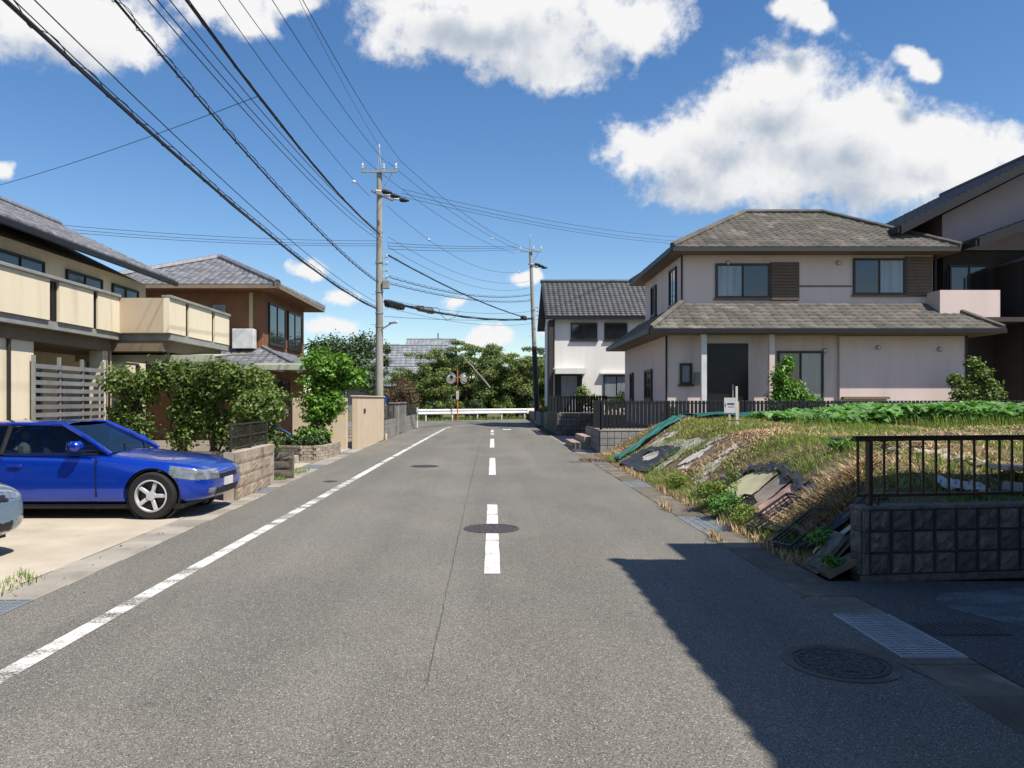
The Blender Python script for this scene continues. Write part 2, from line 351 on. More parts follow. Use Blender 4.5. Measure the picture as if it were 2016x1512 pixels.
# buildings
mat('wall_cream', (0.78, 0.68, 0.5), (0.72, 0.62, 0.45), 1.5, rough=0.9, bump=0.15, bscale=120, c3=(0.58, 0.48, 0.34), s3=1.1, t3=(0.56, 0.82), stretch=(1.8, 1.8, 0.3), fine=0.05)
mat('wall_cream_shade', (0.5, 0.4, 0.28), (0.46, 0.36, 0.25), 2, rough=0.9, bump=0.15, bscale=120)  # darker copy of the cream wall, shade put into its colour
mat('wall_gable', (0.42, 0.34, 0.34), (0.38, 0.31, 0.31), 1.2, rough=0.9, bump=0.12, bscale=110)
mat('wall_mauve', (0.7, 0.565, 0.52), (0.65, 0.52, 0.475), 1.2, rough=0.9, bump=0.12, bscale=110, c3=(0.5, 0.42, 0.39), s3=0.9, t3=(0.55, 0.8), stretch=(1.6, 1.6, 0.22), fine=0.05)
mat('wall_white', (0.74, 0.72, 0.68), (0.68, 0.66, 0.62), 1.0, rough=0.9, bump=0.1, bscale=90, c3=(0.55, 0.53, 0.49), s3=0.8, t3=(0.58, 0.85), stretch=(1.6, 1.6, 0.2))
mat('wall_dark', (0.06, 0.05, 0.046), (0.05, 0.042, 0.04), 2, rough=0.85, bump=0.2, bscale=60)
mat('wall_brown', (0.26, 0.12, 0.052), (0.2, 0.09, 0.042), 2.2, rough=0.75, bump=0.15, bscale=40)
mat('wall_gate', (0.6, 0.48, 0.34), (0.55, 0.44, 0.31), 1.6, rough=0.92, bump=0.25, bscale=90, c3=(0.42, 0.32, 0.22), s3=1.0, t3=(0.6, 0.85))
mat('wall_grey', (0.26, 0.26, 0.25), (0.2, 0.2, 0.19), 2, rough=0.9)
mat('soffit', (0.2, 0.15, 0.1), (0.16, 0.12, 0.08), 3, rough=0.8)
mat('soffit_pale', (0.32, 0.27, 0.2), rough=0.8)
mat('gutter_dark', (0.011, 0.011, 0.013), rough=0.5)
mat('gutter_grey', (0.3, 0.3, 0.28), rough=0.5)
mat('roof_kawara', (0.21, 0.21, 0.225), (0.12, 0.12, 0.132), 5, rough=0.55, spec=0.4, island=0.28, fine=0.1)
mat('roof_slate', (0.125, 0.112, 0.095), (0.08, 0.071, 0.06), 1.5, rough=0.85, island=0.25, c3=(0.22, 0.2, 0.165), s3=1.2, t3=(0.55, 0.75), fine=0.15)
mat('roof_dark', (0.05, 0.052, 0.06), (0.032, 0.034, 0.04), 2, rough=0.5, island=0.28)
mat('roof_silver', (0.25, 0.26, 0.28), (0.19, 0.2, 0.215), 2, rough=0.5, island=0.2)
mat('frame_bronze', (0.045, 0.04, 0.037), rough=0.4, metal=0.3)
mat('frame_white', (0.7, 0.69, 0.67), rough=0.4)
mat('frame_alu', (0.4, 0.4, 0.4), rough=0.4, metal=0.5)
mat('shutter_brown', (0.13, 0.085, 0.06), (0.1, 0.066, 0.047), 3, rough=0.6)
mat('glass_dark', (0.02, 0.026, 0.03), (0.03, 0.036, 0.04), 1.5, rough=0.06, spec=0.9)
mat('glass_curtain', (0.26, 0.29, 0.31), (0.15, 0.18, 0.2), 1.8, rough=0.1, spec=0.7, stretch=(6, 6, 0.3))
mat('door_dark', (0.014, 0.013, 0.014), rough=0.4)
mat('canopy_poly', (0.5, 0.52, 0.4), (0.44, 0.46, 0.36), 2, rough=0.45, transl=0.2)
mat('brick_red', (0.4, 0.19, 0.13), rough=0.9)
# cars
mat('car_blue', (0.002, 0.045, 0.45), (0.002, 0.04, 0.41), 1, rough=0.28, spec=0.5, coat=1.0, metal=0.45)
mat('car_steel', (0.16, 0.24, 0.34), (0.15, 0.23, 0.32), 1, rough=0.25, spec=0.5, coat=1.0, metal=0.3)
mat('car_trim', (0.012, 0.012, 0.013), rough=0.5)
mat('tyre', (0.016, 0.016, 0.016), rough=0.85)
mat('alloy', (0.6, 0.6, 0.61), rough=0.35, metal=0.15)
def glass(name, tint):
    m = bpy.data.materials.new(name); m.use_nodes = True; t = m.node_tree; N, L = t.nodes.new, t.links.new
    tr = N('ShaderNodeBsdfTransparent'); tr.inputs[0].default_value = (*tint, 1)
    gl = N('ShaderNodeBsdfGlossy'); gl.inputs['Roughness'].default_value = 0.02; fr = N('ShaderNodeFresnel'); fr.inputs[0].default_value = 1.5
    ms = N('ShaderNodeMixShader'); L(fr.outputs[0], ms.inputs[0]); L(tr.outputs[0], ms.inputs[1]); L(gl.outputs[0], ms.inputs[2])
    L(ms.outputs[0], t.nodes['Material Output'].inputs['Surface']); M[name] = m
glass('car_glass', (0.42, 0.5, 0.48))
mat('lamp_glass', (0.2, 0.22, 0.24), (0.08, 0.09, 0.1), 14, rough=0.08, spec=0.9, coat=1.0)
mat('lamp_orange', (0.7, 0.22, 0.03), rough=0.2)

# ------------------------------------------------------------------ mesh helpers
F = {}                                    # object name -> its origin in the frame its parts are given in
def V(*a): return Vector(a)
def P(px, py, Y): return Vector(((px - 969) / 1500 * Y, Y, 1.6 + (787 - py) / 1500 * Y))

class MB:
    def __init__(s): s.v = []; s.f = []
    def add(s, vs, fs):
        n = len(s.v); s.v += [Vector(p) for p in vs]; s.f += [tuple(i + n for i in f) for f in fs]; return s
    def box(s, x0, y0, z0, x1, y1, z1, b=0.0, m=None):
        if x1 < x0: x0, x1 = x1, x0
        if y1 < y0: y0, y1 = y1, y0
        if z1 < z0: z0, z1 = z1, z0
        if b <= 0:
            vs = [(x, y, z) for x in (x0, x1) for y in (y0, y1) for z in (z0, z1)]
            fs = [(0, 1, 3, 2), (4, 6, 7, 5), (0, 4, 5, 1), (2, 3, 7, 6), (0, 2, 6, 4), (1, 5, 7, 3)]
        else:
            b = min(b, (x1 - x0) * .49, (y1 - y0) * .49, (z1 - z0) * .49)
            vs = []; idx = {}
            for i, x in enumerate((x0, x1)):
                for j, y in enumerate((y0, y1)):
                    for k, z in enumerate((z0, z1)):
                        dx, dy, dz = b * (1 - 2 * i), b * (1 - 2 * j), b * (1 - 2 * k)
                        idx[i, j, k, 0] = len(vs); vs.append((x, y + dy, z + dz))
                        idx[i, j, k, 1] = len(vs); vs.append((x + dx, y, z + dz))
                        idx[i, j, k, 2] = len(vs); vs.append((x + dx, y + dy, z))
            fs = []
            for i in (0, 1):
                q = [(i, 0, 0), (i, 0, 1), (i, 1, 1), (i, 1, 0)]
                fs.append(tuple(idx[c + (0,)] for c in (q if i == 0 else q[::-1])))
                q = [(0, i, 0), (1, i, 0), (1, i, 1), (0, i, 1)]
                fs.append(tuple(idx[c + (1,)] for c in (q if i == 0 else q[::-1])))
                q = [(0, 0, i), (0, 1, i), (1, 1, i), (1, 0, i)]
                fs.append(tuple(idx[c + (2,)] for c in (q if i == 0 else q[::-1])))
            for a in (0, 1):
                for c in (0, 1):
                    fs.append((idx[a, c, 0, 0], idx[a, c, 1, 0], idx[a, c, 1, 1], idx[a, c, 0, 1]))
                    fs.append((idx[a, 0, c, 0], idx[a, 1, c, 0], idx[a, 1, c, 2], idx[a, 0, c, 2]))
                    fs.append((idx[0, a, c, 1], idx[1, a, c, 1], idx[1, a, c, 2], idx[0, a, c, 2]))
            for c in [(i, j, k) for i in (0, 1) for j in (0, 1) for k in (0, 1)]:
                fs.append(tuple(idx[c + (q,)] for q in range(3)))
        if m is not None: vs = [m @ Vector(p) for p in vs]
        return s.add(vs, fs)
    def tube(s, pts, r, n=8, cap=True):
        pts = [Vector(p) for p in pts]; k = len(pts)
        rr = r if isinstance(r, (list, tuple)) else [r] * k
        t0 = (pts[1] - pts[0]).normalized()
        up = Vector((0, 0, 1)) if abs(t0.z) < .9 else Vector((1, 0, 0))
        vs = []
        for i, p in enumerate(pts):
            t = (pts[min(i + 1, k - 1)] - pts[max(i - 1, 0)]).normalized()
            a = t.cross(up); a = a.normalized() if a.length > 1e-6 else t.orthogonal().normalized()
            b = t.cross(a).normalized(); up = -b if (-b).dot(up) > 0 else b
            for j in range(n):
                w = 2 * math.pi * j / n
                vs.append(p + a * (rr[i] * math.cos(w)) + b * (rr[i] * math.sin(w)))
        fs = [(i * n + j, i * n + (j + 1) % n, (i + 1) * n + (j + 1) % n, (i + 1) * n + j) for i in range(k - 1) for j in range(n)]
        if cap: fs += [tuple(range(n))[::-1], tuple(range((k - 1) * n, k * n))]
        return s.add(vs, fs)
    def lathe(s, prof, c=(0, 0, 0), n=24, m=None, cap=True):
        vs = []; k = len(prof)
        for (r, z) in prof:
            for j in range(n):
                w = 2 * math.pi * j / n; vs.append(Vector((c[0] + r * math.cos(w), c[1] + r * math.sin(w), c[2] + z)))
        if m is not None: vs = [m @ p for p in vs]
        fs = [(i * n + j, i * n + (j + 1) % n, (i + 1) * n + (j + 1) % n, (i + 1) * n + j) for i in range(k - 1) for j in range(n)]
        if cap and prof[0][0] > 1e-5: fs.append(tuple(range(n))[::-1])
        if cap and prof[-1][0] > 1e-5: fs.append(tuple(range((k - 1) * n, k * n)))
        return s.add(vs, fs)
    def prism(s, poly, axis, a, b):
        """extrude a 2-D polygon along an axis ('x': points are (y,z), 'y': (x,z), 'z': (x,y))"""
        def p3(p, t): return {'x': (t, p[0], p[1]), 'y': (p[0], t, p[1]), 'z': (p[0], p[1], t)}[axis]
        n = len(poly); vs = [p3(p, a) for p in poly] + [p3(p, b) for p in poly]
        fs = [tuple(range(n))[::-1], tuple(range(n, 2 * n))] + [(i, (i + 1) % n, n + (i + 1) % n, n + i) for i in range(n)]
        return s.add(vs, fs)
    def xf(s, m): s.v = [m @ p for p in s.v]; return s
    def mesh(s, name, m, smooth=False, c=None):
        me = bpy.data.meshes.new(name)
        c = c if c is not None else Vector((0, 0, 0))
        me.from_pydata([tuple(p - c) for p in s.v], [], s.f)
        bm = bmesh.new(); bm.from_mesh(me); bmesh.ops.remove_doubles(bm, verts=bm.verts, dist=1e-6)
        bmesh.ops.recalc_face_normals(bm, faces=bm.faces); bm.to_mesh(me); bm.free()
        if smooth: me.shade_smooth(); me.set_sharp_from_angle(angle=R(38))
        me.materials.append(M[m] if isinstance(m, str) else m)
        return me
    def build(s, name, m, parent=None, smooth=False):
        lo = Vector([min(p[i] for p in s.v) for i in range(3)]); hi = Vector([max(p[i] for p in s.v) for i in range(3)])
        c = Vector(((lo.x + hi.x) / 2, (lo.y + hi.y) / 2, lo.z if parent is None else (lo.z + hi.z) / 2))
        return put(s.mesh(name, m, smooth, c), name, c, parent)

def put(me, name, c, parent=None, rot=None, scale=None):
    o = bpy.data.objects.new(name, me); col.objects.link(o)
    c = Vector(c)
    if parent is not None:
        o.parent = parent; o.location = c - F[parent.name]
    else: o.location = c
    if rot: o.rotation_euler = rot
    if scale: o.scale = scale
    F[o.name] = c
    return o

def fast(name, verts, faces, m, parent=None, smooth=False):
    """numpy verts (N,3) and faces (M,k) -> one mesh object"""
    verts = np.asarray(verts, np.float64); c = np.array([(verts[:, 0].min() + verts[:, 0].max()) / 2, (verts[:, 1].min() + verts[:, 1].max()) / 2, verts[:, 2].min()])
    verts = (verts - c).astype(np.float32)
    me = bpy.data.meshes.new(name); k = faces.shape[1]; nf = len(faces)
    me.vertices.add(len(verts)); me.vertices.foreach_set('co', verts.ravel())
    me.loops.add(nf * k); me.loops.foreach_set('vertex_index', faces.astype(np.int32).ravel())
    me.polygons.add(nf); me.polygons.foreach_set('loop_start', np.arange(0, nf * k, k, dtype=np.int32))
    me.polygons.foreach_set('loop_total', np.full(nf, k, np.int32))
    me.update(); me.validate()
    if smooth: me.shade_smooth()
    me.materials.append(M[m])
    return put(me, name, Vector(c), parent)

def tag(o, label, cat, group=None):
    o['label'] = label; o['category'] = cat
    if group: o['group'] = group
    return o
def struct(o): o['kind'] = 'structure'; return o
def stuff(o): o['kind'] = 'stuff'; return o
def thing(name, label, cat, loc, group=None, rotz=0.0, local=False):
    o = bpy.data.objects.new(name, None); col.objects.link(o); o.empty_display_size = 0.2
    o.location = loc; o.rotation_euler = (0, 0, rotz)
    F[o.name] = Vector((0, 0, 0)) if local else Vector(loc)
    return tag(o, label, cat, group)
def copy_tree(o, parent=None):
    c = o.copy(); col.objects.link(c); F[c.name] = F[o.name]
    if parent is not None: c.parent = parent
    for ch in list(o.children): copy_tree(ch, c)
    return c
def frame(o, n):
    """matrix of a wall frame: local x along the wall, local y out of the wall, local z up"""
    n = Vector(n); u = Vector((0, 0, 1)).cross(n)
    return Matrix(((u.x, n.x, 0, o[0]), (u.y, n.y, 0, o[1]), (u.z, n.z, 1, o[2]), (0, 0, 0, 1)))

def leafcloud(name, m, parent, clumps, n, size, up=0.35, shell=0.45, aspect=0.55, seed=1, fold=0.25):
    """n leaf-sized folded faces spread through ellipsoid clumps"""
    g = np.random.default_rng(seed)
    cl = np.array(clumps, float); w = (cl[:, 3] * cl[:, 4] * cl[:, 5]) ** 0.75; w /= w.sum()
    k = g.choice(len(cl), n, p=w)
    d = g.normal(size=(n, 3)); d /= np.linalg.norm(d, axis=1)[:, None]
    r = g.random(n) ** shell * (0.82 + 0.3 * g.random(n))
    lump = 0.85 + 0.22 * np.sin(d[:, 0] * 5 + cl[k, 0] * 7) * np.sin(d[:, 1] * 4 + d[:, 2] * 5 + k)
    pos = cl[k, :3] + d * (r * lump)[:, None] * cl[k, 3:6]
    nn = d * 0.6 + g.normal(size=(n, 3)) * 0.55 + np.array([0, 0, up]); nn /= np.linalg.norm(nn, axis=1)[:, None]
    a = np.cross(nn, g.normal(size=(n, 3))); a /= np.linalg.norm(a, axis=1)[:, None]; b = np.cross(nn, a)
    s = size * (0.6 + 0.8 * g.random(n)); a *= (s * 0.5)[:, None]; b *= (s * 0.5 * aspect)[:, None]; h = nn * (s * fold * 0.5)[:, None]
    vs = np.stack([pos - a, pos + b + h, pos + a, pos - b + h], 1).reshape(-1, 3)
    base = np.arange(n)[:, None] * 4
    fs = np.concatenate([base + np.array([0, 1, 2]), base + np.array([0, 2, 3])], 1).reshape(-1, 3)
    return fast(name, vs, fs, m, parent)

def blades(name, m, xy, z, hmin, hmax, width, lean=0.5, seed=3, parent=None, flat=0.0):
    """thin grass blades (one triangle pair each) at xy with ground height z"""
    g = np.random.default_rng(seed); n = len(xy)
    h = hmin + (hmax - hmin) * g.random(n) ** 1.5
    th = g.random(n) * 2 * np.pi; ln = lean * (0.3 + 0.9 * g.random(n)) + flat
    dirx = np.cos(th); diry = np.sin(th)
    base = np.stack([xy[:, 0], xy[:, 1], z], 1)
    sx, sy = -diry * width * 0.5, dirx * width * 0.5
    side = np.stack([sx, sy, np.zeros(n)], 1) * (0.6 + 0.8 * g.random(n))[:, None]
    vert = h * np.cos(np.clip(ln, 0, 1.5)); hor = h * np.sin(np.clip(ln, 0, 1.5))
    mid = base + np.stack([dirx * hor * 0.4, diry * hor * 0.4, vert * 0.62], 1)
    tip = base + np.stack([dirx * hor, diry * hor, vert], 1)
    vs = np.stack([base - side, base + side, mid + side * 0.8, mid - side * 0.8, tip], 1).reshape(-1, 3)
    b = np.arange(n)[:, None] * 5
    fs = np.concatenate([b + np.array([0, 1, 2]), b + np.array([0, 2, 3]), b + np.array([3, 2, 4])], 1).reshape(-1, 3)
    return fast(name, vs, fs, m, parent)

def limb(mb, p0, p1, r0, r1, n=7, k=6, wob=0.08, sd=0):
    g = random.Random(sd); p0 = Vector(p0); p1 = Vector(p1); L = (p1 - p0).length
    pts = []
    for i in range(k):
        t = i / (k - 1); q = p0.lerp(p1, t)
        if 0 < i < k - 1: q += Vector((g.uniform(-1, 1), g.uniform(-1, 1), g.uniform(-.5, .5))) * wob * L
        pts.append(q)
    mb.tube(pts, [r0 + (r1 - r0) * i / (k - 1) for i in range(k)], n)
    return pts

# ------------------------------------------------------------------ the ground and the street
def sheet(name, poly, z, m, parent=None):
    mb = MB(); mb.add([(x, y, z) for x, y in poly], [tuple(range(len(poly)))]); return mb.build(name, m, parent)

struct(sheet('ground', [(-600, -300), (600, -300), (600, 900), (-600, 900)], -0.06, 'grass_ground'))
LEFT = [(-3.55, -8), (-3.64, 5.65), (-3.78, 11.8), (-4.05, 18.5), (-4.3, 28.9), (-4.35, 43.6)]
def lx(y):
    return float(np.interp(y, [p[1] for p in LEFT], [p[0] for p in LEFT]))
road = struct(sheet('road', [(2.53, -12), (2.53, 45.6), (2.85, 46.2), (3.1, 66), (1.5, 66.3), (-9, 58.0), (-60, 56), (-60, 44.2), (-4.35, 43.6)] + LEFT[::-1][1:] + [(-3.5, -12)], 0.0, 'asphalt'))
# painted lines, worn, sheets a few millimetres above the asphalt
def dash(y0, y1, x0, x1, m='paint', name='centre_line_dash'):
    mb = MB(); k = max(2, int((y1 - y0) / 0.4)); vs = []
    for i in range(k + 1):
        y = y0 + (y1 - y0) * i / k; j = rnd.uniform(-.004, .004)
        vs += [(x0 + j, y, 0.004), (x1 + j, y, 0.004)]
    mb.add(vs, [(2 * i, 2 * i + 1, 2 * i + 3, 2 * i + 2) for i in range(k)])
    return mb.build(name, m, road)
dash(7.0, 9.10, -0.072, 0.076); dash(9.82, 11.65, -0.070, 0.078)
dash(16.2, 20.9, -0.07, 0.08); dash(25.5, 31.2, -0.075, 0.075); dash(34.6, 36.4, -0.075, 0.075, 'paint_worn'); dash(37.4, 40.2, -.07, .07)
mb = MB(); vs = []
EL = [(-2.80, -6), (-2.84, 3), (-2.82, 8.3), (-2.8, 12), (-2.78, 20), (-2.72, 30), (-2.62, 42), (-2.45, 44.5)]
ey = np.linspace(-6, 44.5, 120); ex = np.interp(ey, [p[1] for p in EL], [p[0] for p in EL])
for x, y in zip(ex, ey): vs += [(x - .07, y, .004), (x + .07, y, .004)]
mb.add(vs, [(2 * i, 2 * i + 1, 2 * i + 3, 2 * i + 2) for i in range(119)])
mb.build('edge_line', 'paint_worn', road)
mb = MB(); mb.add([(0.55, 40.6, .004), (1.0, 40.4, .004), (1.02, 41.4, .004), (0.6, 41.6, .004)], [(0, 1, 2, 3)]); mb.build('paint_patch', 'paint', road)
# paving seam left of the centre line
mb = MB(); vs = []
sy = np.concatenate([np.linspace(4.2, 9.0, 34), np.linspace(10.0, 41, 60)])
sx = np.interp(sy, [2.6, 6.35, 9.5, 13.9, 23, 33, 41], [-.36, -.38, -.40, -.41, -.45, -.4, -.12])
for i, (x, y) in enumerate(zip(sx, sy)):
    j = rnd.uniform(-.006, .006); w = rnd.uniform(.0022, .0045) * (1 + y * 0.05); vs += [(x + j - w, y, .0035), (x + j + w, y, .0035)]
mb.add(vs, [(2 * i, 2 * i + 1, 2 * i + 3, 2 * i + 2) for i in range(len(sy) - 1)]); mb.build('paving_seam', 'asphalt_drive', road)
for k, (pts) in enumerate([[(-6, 45.0), (-2, 44.2), (1.0, 43.0), (3.0, 42.2)], [(0.1, 41), (-1.5, 44), (-4, 48.5)]]):
    mb = MB(); vs = []
    for i in range(30):
        t = i / 29 * (len(pts) - 1); a = min(int(t), len(pts) - 2); q = t - a
        x = pts[a][0] * (1 - q) + pts[a + 1][0] * q; y = pts[a][1] * (1 - q) + pts[a + 1][1] * q
        vs += [(x, y - .03, .0036), (x, y + .03, .0036)]
    mb.add(vs, [(2 * i, 2 * i + 1, 2 * i + 3, 2 * i + 2) for i in range(29)]); mb.build('paving_seam', 'block_joint', road)

# concrete gutters with loose lids, steel gratings let in between
def grating(x, y, w, l, rz, label):
    t = thing('drain_grating', label, 'drain grating', (x, y, 0.0), 'steel drain gratings in the gutters', rz, True)
    mb = MB(); z0, z1 = -0.024, 0.007
    for sx in (-1, 1): mb.box(sx * w / 2 - .008, -l / 2, z0, sx * w / 2 + .008, l / 2, z1)
    for s in (-1, 1): mb.box(-w / 2 + .009, s * l / 2 - .006, z0, w / 2 - .009, s * l / 2 + .006, z1)
    mb.build('frame', 'steel_grate', t)
    mb = MB(); k = int(l / .042)
    for i in range(1, k):
        yy = -l / 2 + l * i / k; mb.box(-w / 2 + .009, yy - .011, z0, w / 2 - .009, yy + .011, z1 - .003)
    stuff(mb.build('bars', 'steel_grate', t))
    MB().box(-w / 2 + .01, -l / 2 + .01, -.0285, w / 2 - .01, l / 2 - .01, -.0245).build('pit', 'steel_dark', t)
    for f in (-.25, 0, .25):
        mb = MB(); mb.box(w * f - .004, -l / 2 + .01, z1 - .004, w * f + .004, l / 2 - .01, z1 + .002); mb.build('cross_bar', 'steel_grate', t)
    return t
GR = [(2.71, 5.195, .36, .95, 'steel grating in the shade beside the block wall driveway'),
      (2.74, 9.85, .36, 1.1, 'steel grating at the foot of the bank near the weeds'),
      (2.74, 14.4, .36, .9, 'steel grating in the gutter below the black sheeting'),
      (2.74, 19.4, .36, .5, 'farthest steel grating on the right, before the concrete retaining wall'),
      (-3.85, 5.6, .36, .95, 'steel grating at the bottom left edge beside the pale car'),
      (-4.0, 13.45, .36, .95, 'steel grating in front of the tan stone wall'),
      (-4.22, 18.1, .36, .95, 'steel grating before the brick planter, grass beside it'),
      (-4.33, 22.5, .36, .8, 'farthest steel grating on the left beyond the brick planter')]
grate_spans = {1: [], -1: []}
for (x, y, w, l, lab) in GR:
    s = 1 if x > 0 else -1
    grating(2.742 if s > 0 else lx(y) - .215, y, .4, l, 0 if s > 0 else math.atan2(lx(y) - lx(y + 1), 1) * 1.0, lab)
    grate_spans[s].append((y - l / 2 - .01, y + l / 2 + .01))
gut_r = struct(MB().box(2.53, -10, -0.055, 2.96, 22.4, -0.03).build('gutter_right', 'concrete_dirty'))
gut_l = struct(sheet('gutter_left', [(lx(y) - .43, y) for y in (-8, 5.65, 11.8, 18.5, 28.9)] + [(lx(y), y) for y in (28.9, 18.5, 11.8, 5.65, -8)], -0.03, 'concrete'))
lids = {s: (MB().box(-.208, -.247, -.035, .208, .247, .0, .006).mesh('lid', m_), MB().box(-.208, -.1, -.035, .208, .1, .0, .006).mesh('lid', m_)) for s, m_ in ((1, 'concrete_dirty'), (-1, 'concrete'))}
for s, g, y0, y1 in ((1, gut_r, 0.6, 22.3), (-1, gut_l, 2.0, 28.8)):
    y = y0; lid_me, half_me = lids[s]
    while y < y1:
        c = y + .25
        hit = [a for a in grate_spans[s] if c + .25 > a[0] and c - .25 < a[1]]
        if hit:
            if y + .2 < hit[0][0]:
                put(half_me, 'lid', (2.742 if s > 0 else lx(y + .1) - .215, y + .1, .004 + rnd.uniform(-.003, .006)), g)
                y0_ = y + .2
            else: y0_ = y
            rem = hit[0][0] - y0_
            if rem > .03: put(half_me, 'lid', (2.742 if s > 0 else lx(y0_ + rem / 2) - .215, y0_ + rem / 2, .004), g, None, (1, (rem - .006) / .2, 1))
            y = hit[0][1]; continue
        ang = 0 if s > 0 else math.atan2(lx(c) - lx(c + 1), 1)
        put(lid_me, 'lid', (2.742 if s > 0 else lx(c) - .215, c, .006 + rnd.uniform(-.003, .007)), g, (rnd.uniform(-.006, .006), 0, ang))
        y += .5

# manholes
def manhole(x, y, r, label, m='iron', ring=None):
    t = thing('manhole_cover', label, 'manhole', (x, y, 0), None, 0, True)
    if ring:
        mb = MB(); k = 40
        vs = [(math.cos(2 * math.pi * i / k) * q, math.sin(2 * math.pi * i / k) * q, .0045) for i in range(k) for q in (r + .012, ring)]
        mb.add(vs, [(2 * i, 2 * i + 1, (2 * i + 3) % (2 * k), (2 * i + 2) % (2 * k)) for i in range(k)]); mb.build('mortar_ring', 'concrete_dirty', t)
    MB().lathe([(r, -.02), (r, .007), (r - .03, .008), (r - .032, .002), (0, .002)][::-1], n=40).build('rim', m, t, True)
    MB().lathe([(0, .0065), (r - .04, .0065), (r - .038, .0)], n=40).build('lid', m, t, True)
    mb = MB()
    for ir in range(1, int((r - .05) / .055) + 1):
        rr = ir * .055; k = int(2 * math.pi * rr / .07)
        for i in range(k):
            a = 2 * math.pi * i / k + ir; mb.box(-.017, -.012, .0066, .017, .012, .0105, m=Matrix.Translation((rr * math.cos(a), rr * math.sin(a), 0)) @ Matrix.Rotation(a, 4, 'Z'))
    stuff(mb.build('tread_studs', m, t))
    for s in (-1, 1):
        mb = MB(); mb.box(-.03, s * r * .55 - .015, .0067, .03, s * r * .55 + .015, .0115); mb.build('key_slot', 'steel_dark', t)
    return t
manhole(-0.01, 9.46, .345, 'large purplish iron manhole cover on the dashed centre line')
manhole(-1.62, 18.3, .34, 'iron manhole cover in the left lane past the stone wall')
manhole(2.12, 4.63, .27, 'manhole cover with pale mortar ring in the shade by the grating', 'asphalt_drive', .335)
manhole(0.62, 43.2, .33, 'far manhole cover near the junction beside a white paint patch')
manhole(2.22, 19.6, .30, 'asphalt coloured round cover near the right kerb before the steps', 'asphalt', None)
manhole(-3.16, 14.9, .14, 'small valve cover left of the white edge line')
# mortar patch between the shaded cover and the gutter
mb = MB(); mb.add([(2.36, 4.86, .0046), (2.46, 4.62, .0046), (2.525, 4.3, .0046), (2.525, 4.75, .0046), (2.42, 5.0, .0046)], [(0, 1, 2, 3, 4)]); mb.build('mortar_patch', 'concrete_dirty', road)

# surfaces beside the road
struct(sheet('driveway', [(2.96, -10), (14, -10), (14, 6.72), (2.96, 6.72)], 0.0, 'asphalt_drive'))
struct(sheet('driveway_glow', [(3.5, 5.85), (3.6, 5.6), (3.75, 5.3), (3.95, 5.0), (4.2, 4.75), (4.8, 4.6), (6.4, 4.5), (6.4, 6.5), (4.7, 6.5), (4.2, 6.38), (3.7, 6.3), (3.55, 6.1)], 0.004, 'drive_glow'))  # painted glow of reflected light, lying on the driveway
t = thing('drain_cover', 'small square iron drain cover on the shaded driveway', 'drain cover', (3.27, 5.31, 0), None, 0, True)
MB().box(-.27, -.15, 0, .27, .15, .004).build('frame', 'steel_dark', t)
mb = MB()
for i in range(12): mb.box(-.245 + i * .042, -.13, .0042, -.22 + i * .042, .13, .009)
mb.build('lid', 'iron', t)
park = struct(sheet('parking_apron', [(lx(y) - .43, y) for y in (-6, 5.65, 11.8, 12.2)] + [(-16, 12.2), (-16, -6)], 0.004, 'concrete_tan'))
struct(sheet('yard_left', [(lx(y) - .43, y) for y in (12.2, 18.5, 28.9)] + [(-4.75, 43.3), (-40, 43.3), (-40, 12.2)], 0.0, 'soil_grey'))
struct(sheet('entrance_paving', [(-4.55, 22.4), (-4.55, 28.2), (-6.2, 28.2), (-6.2, 24.6), (-5.2, 22.6)], 0.02, 'concrete_pale'))
struct(sheet('entrance_strip', [(-4.5, 15.6), (-4.55, 19.2), (-7.5, 19.2), (-7.5, 15.6)], 0.006, 'concrete_tan'))

# ------------------------------------------------------------------ the raised plot with its bank
def fbm(x, y):
    return (np.sin(x * 2.1 + 1.3 * np.sin(y * 1.1)) * np.cos(y * 1.7 + .6 * np.sin(x * 1.9)) * .5 + np.sin(x * 5.3 + y * 2.2) * np.cos(y * 4.1 - x * 1.3) * .25 + np.sin(x * 11 + y * 7.7) * np.sin(y * 9.3 - x * 3.1) * .12)
def H(x, y):
    x = np.asarray(x, float); y = np.asarray(y, float)
    xc = np.interp(y, [6.8, 7.3, 8.2, 9.5, 14, 22.5], [3.5, 3.75, 4.15, 4.6, 4.95, 5.4])
    xf = np.interp(y, [6.8, 7.4, 22.5], [2.97, 2.98, 3.0])
    zc = np.interp(y, [6.8, 7.3, 8.5, 9.6, 14, 22.5], [.5, .6, .86, .97, 1.0, 1.05])
    t = np.clip((x - xf) / (xc - xf), 0, 1.25)
    s = np.where(t < 1, .55 * t * t * (3 - 2 * t) + .45 * t, 1 + (t - 1) * .1)
    amp = np.clip((x - xf) / .5, 0, 1) * np.clip((y - 6.9) / .8, .15, 1)
    return zc * s + amp * fbm(x, y) * .055 + np.clip(x - xc, 0, 30) * .004 + 0.004
xs = np.concatenate([np.linspace(2.97, 7, 62), np.linspace(7.2, 32, 40)]); ys = np.linspace(6.98, 22.5, 150)
gx, gy = np.meshgrid(xs, ys); gz = H(gx, gy)
nx, ny = len(xs), len(ys); idx = np.arange(nx * ny).reshape(ny, nx)
fs = np.stack([idx[:-1, :-1], idx[:-1, 1:], idx[1:, 1:], idx[1:, :-1]], -1).reshape(-1, 4)
struct(fast('embankment', np.stack([gx, gy, gz], -1).reshape(-1, 3), fs, 'soil', None, True))

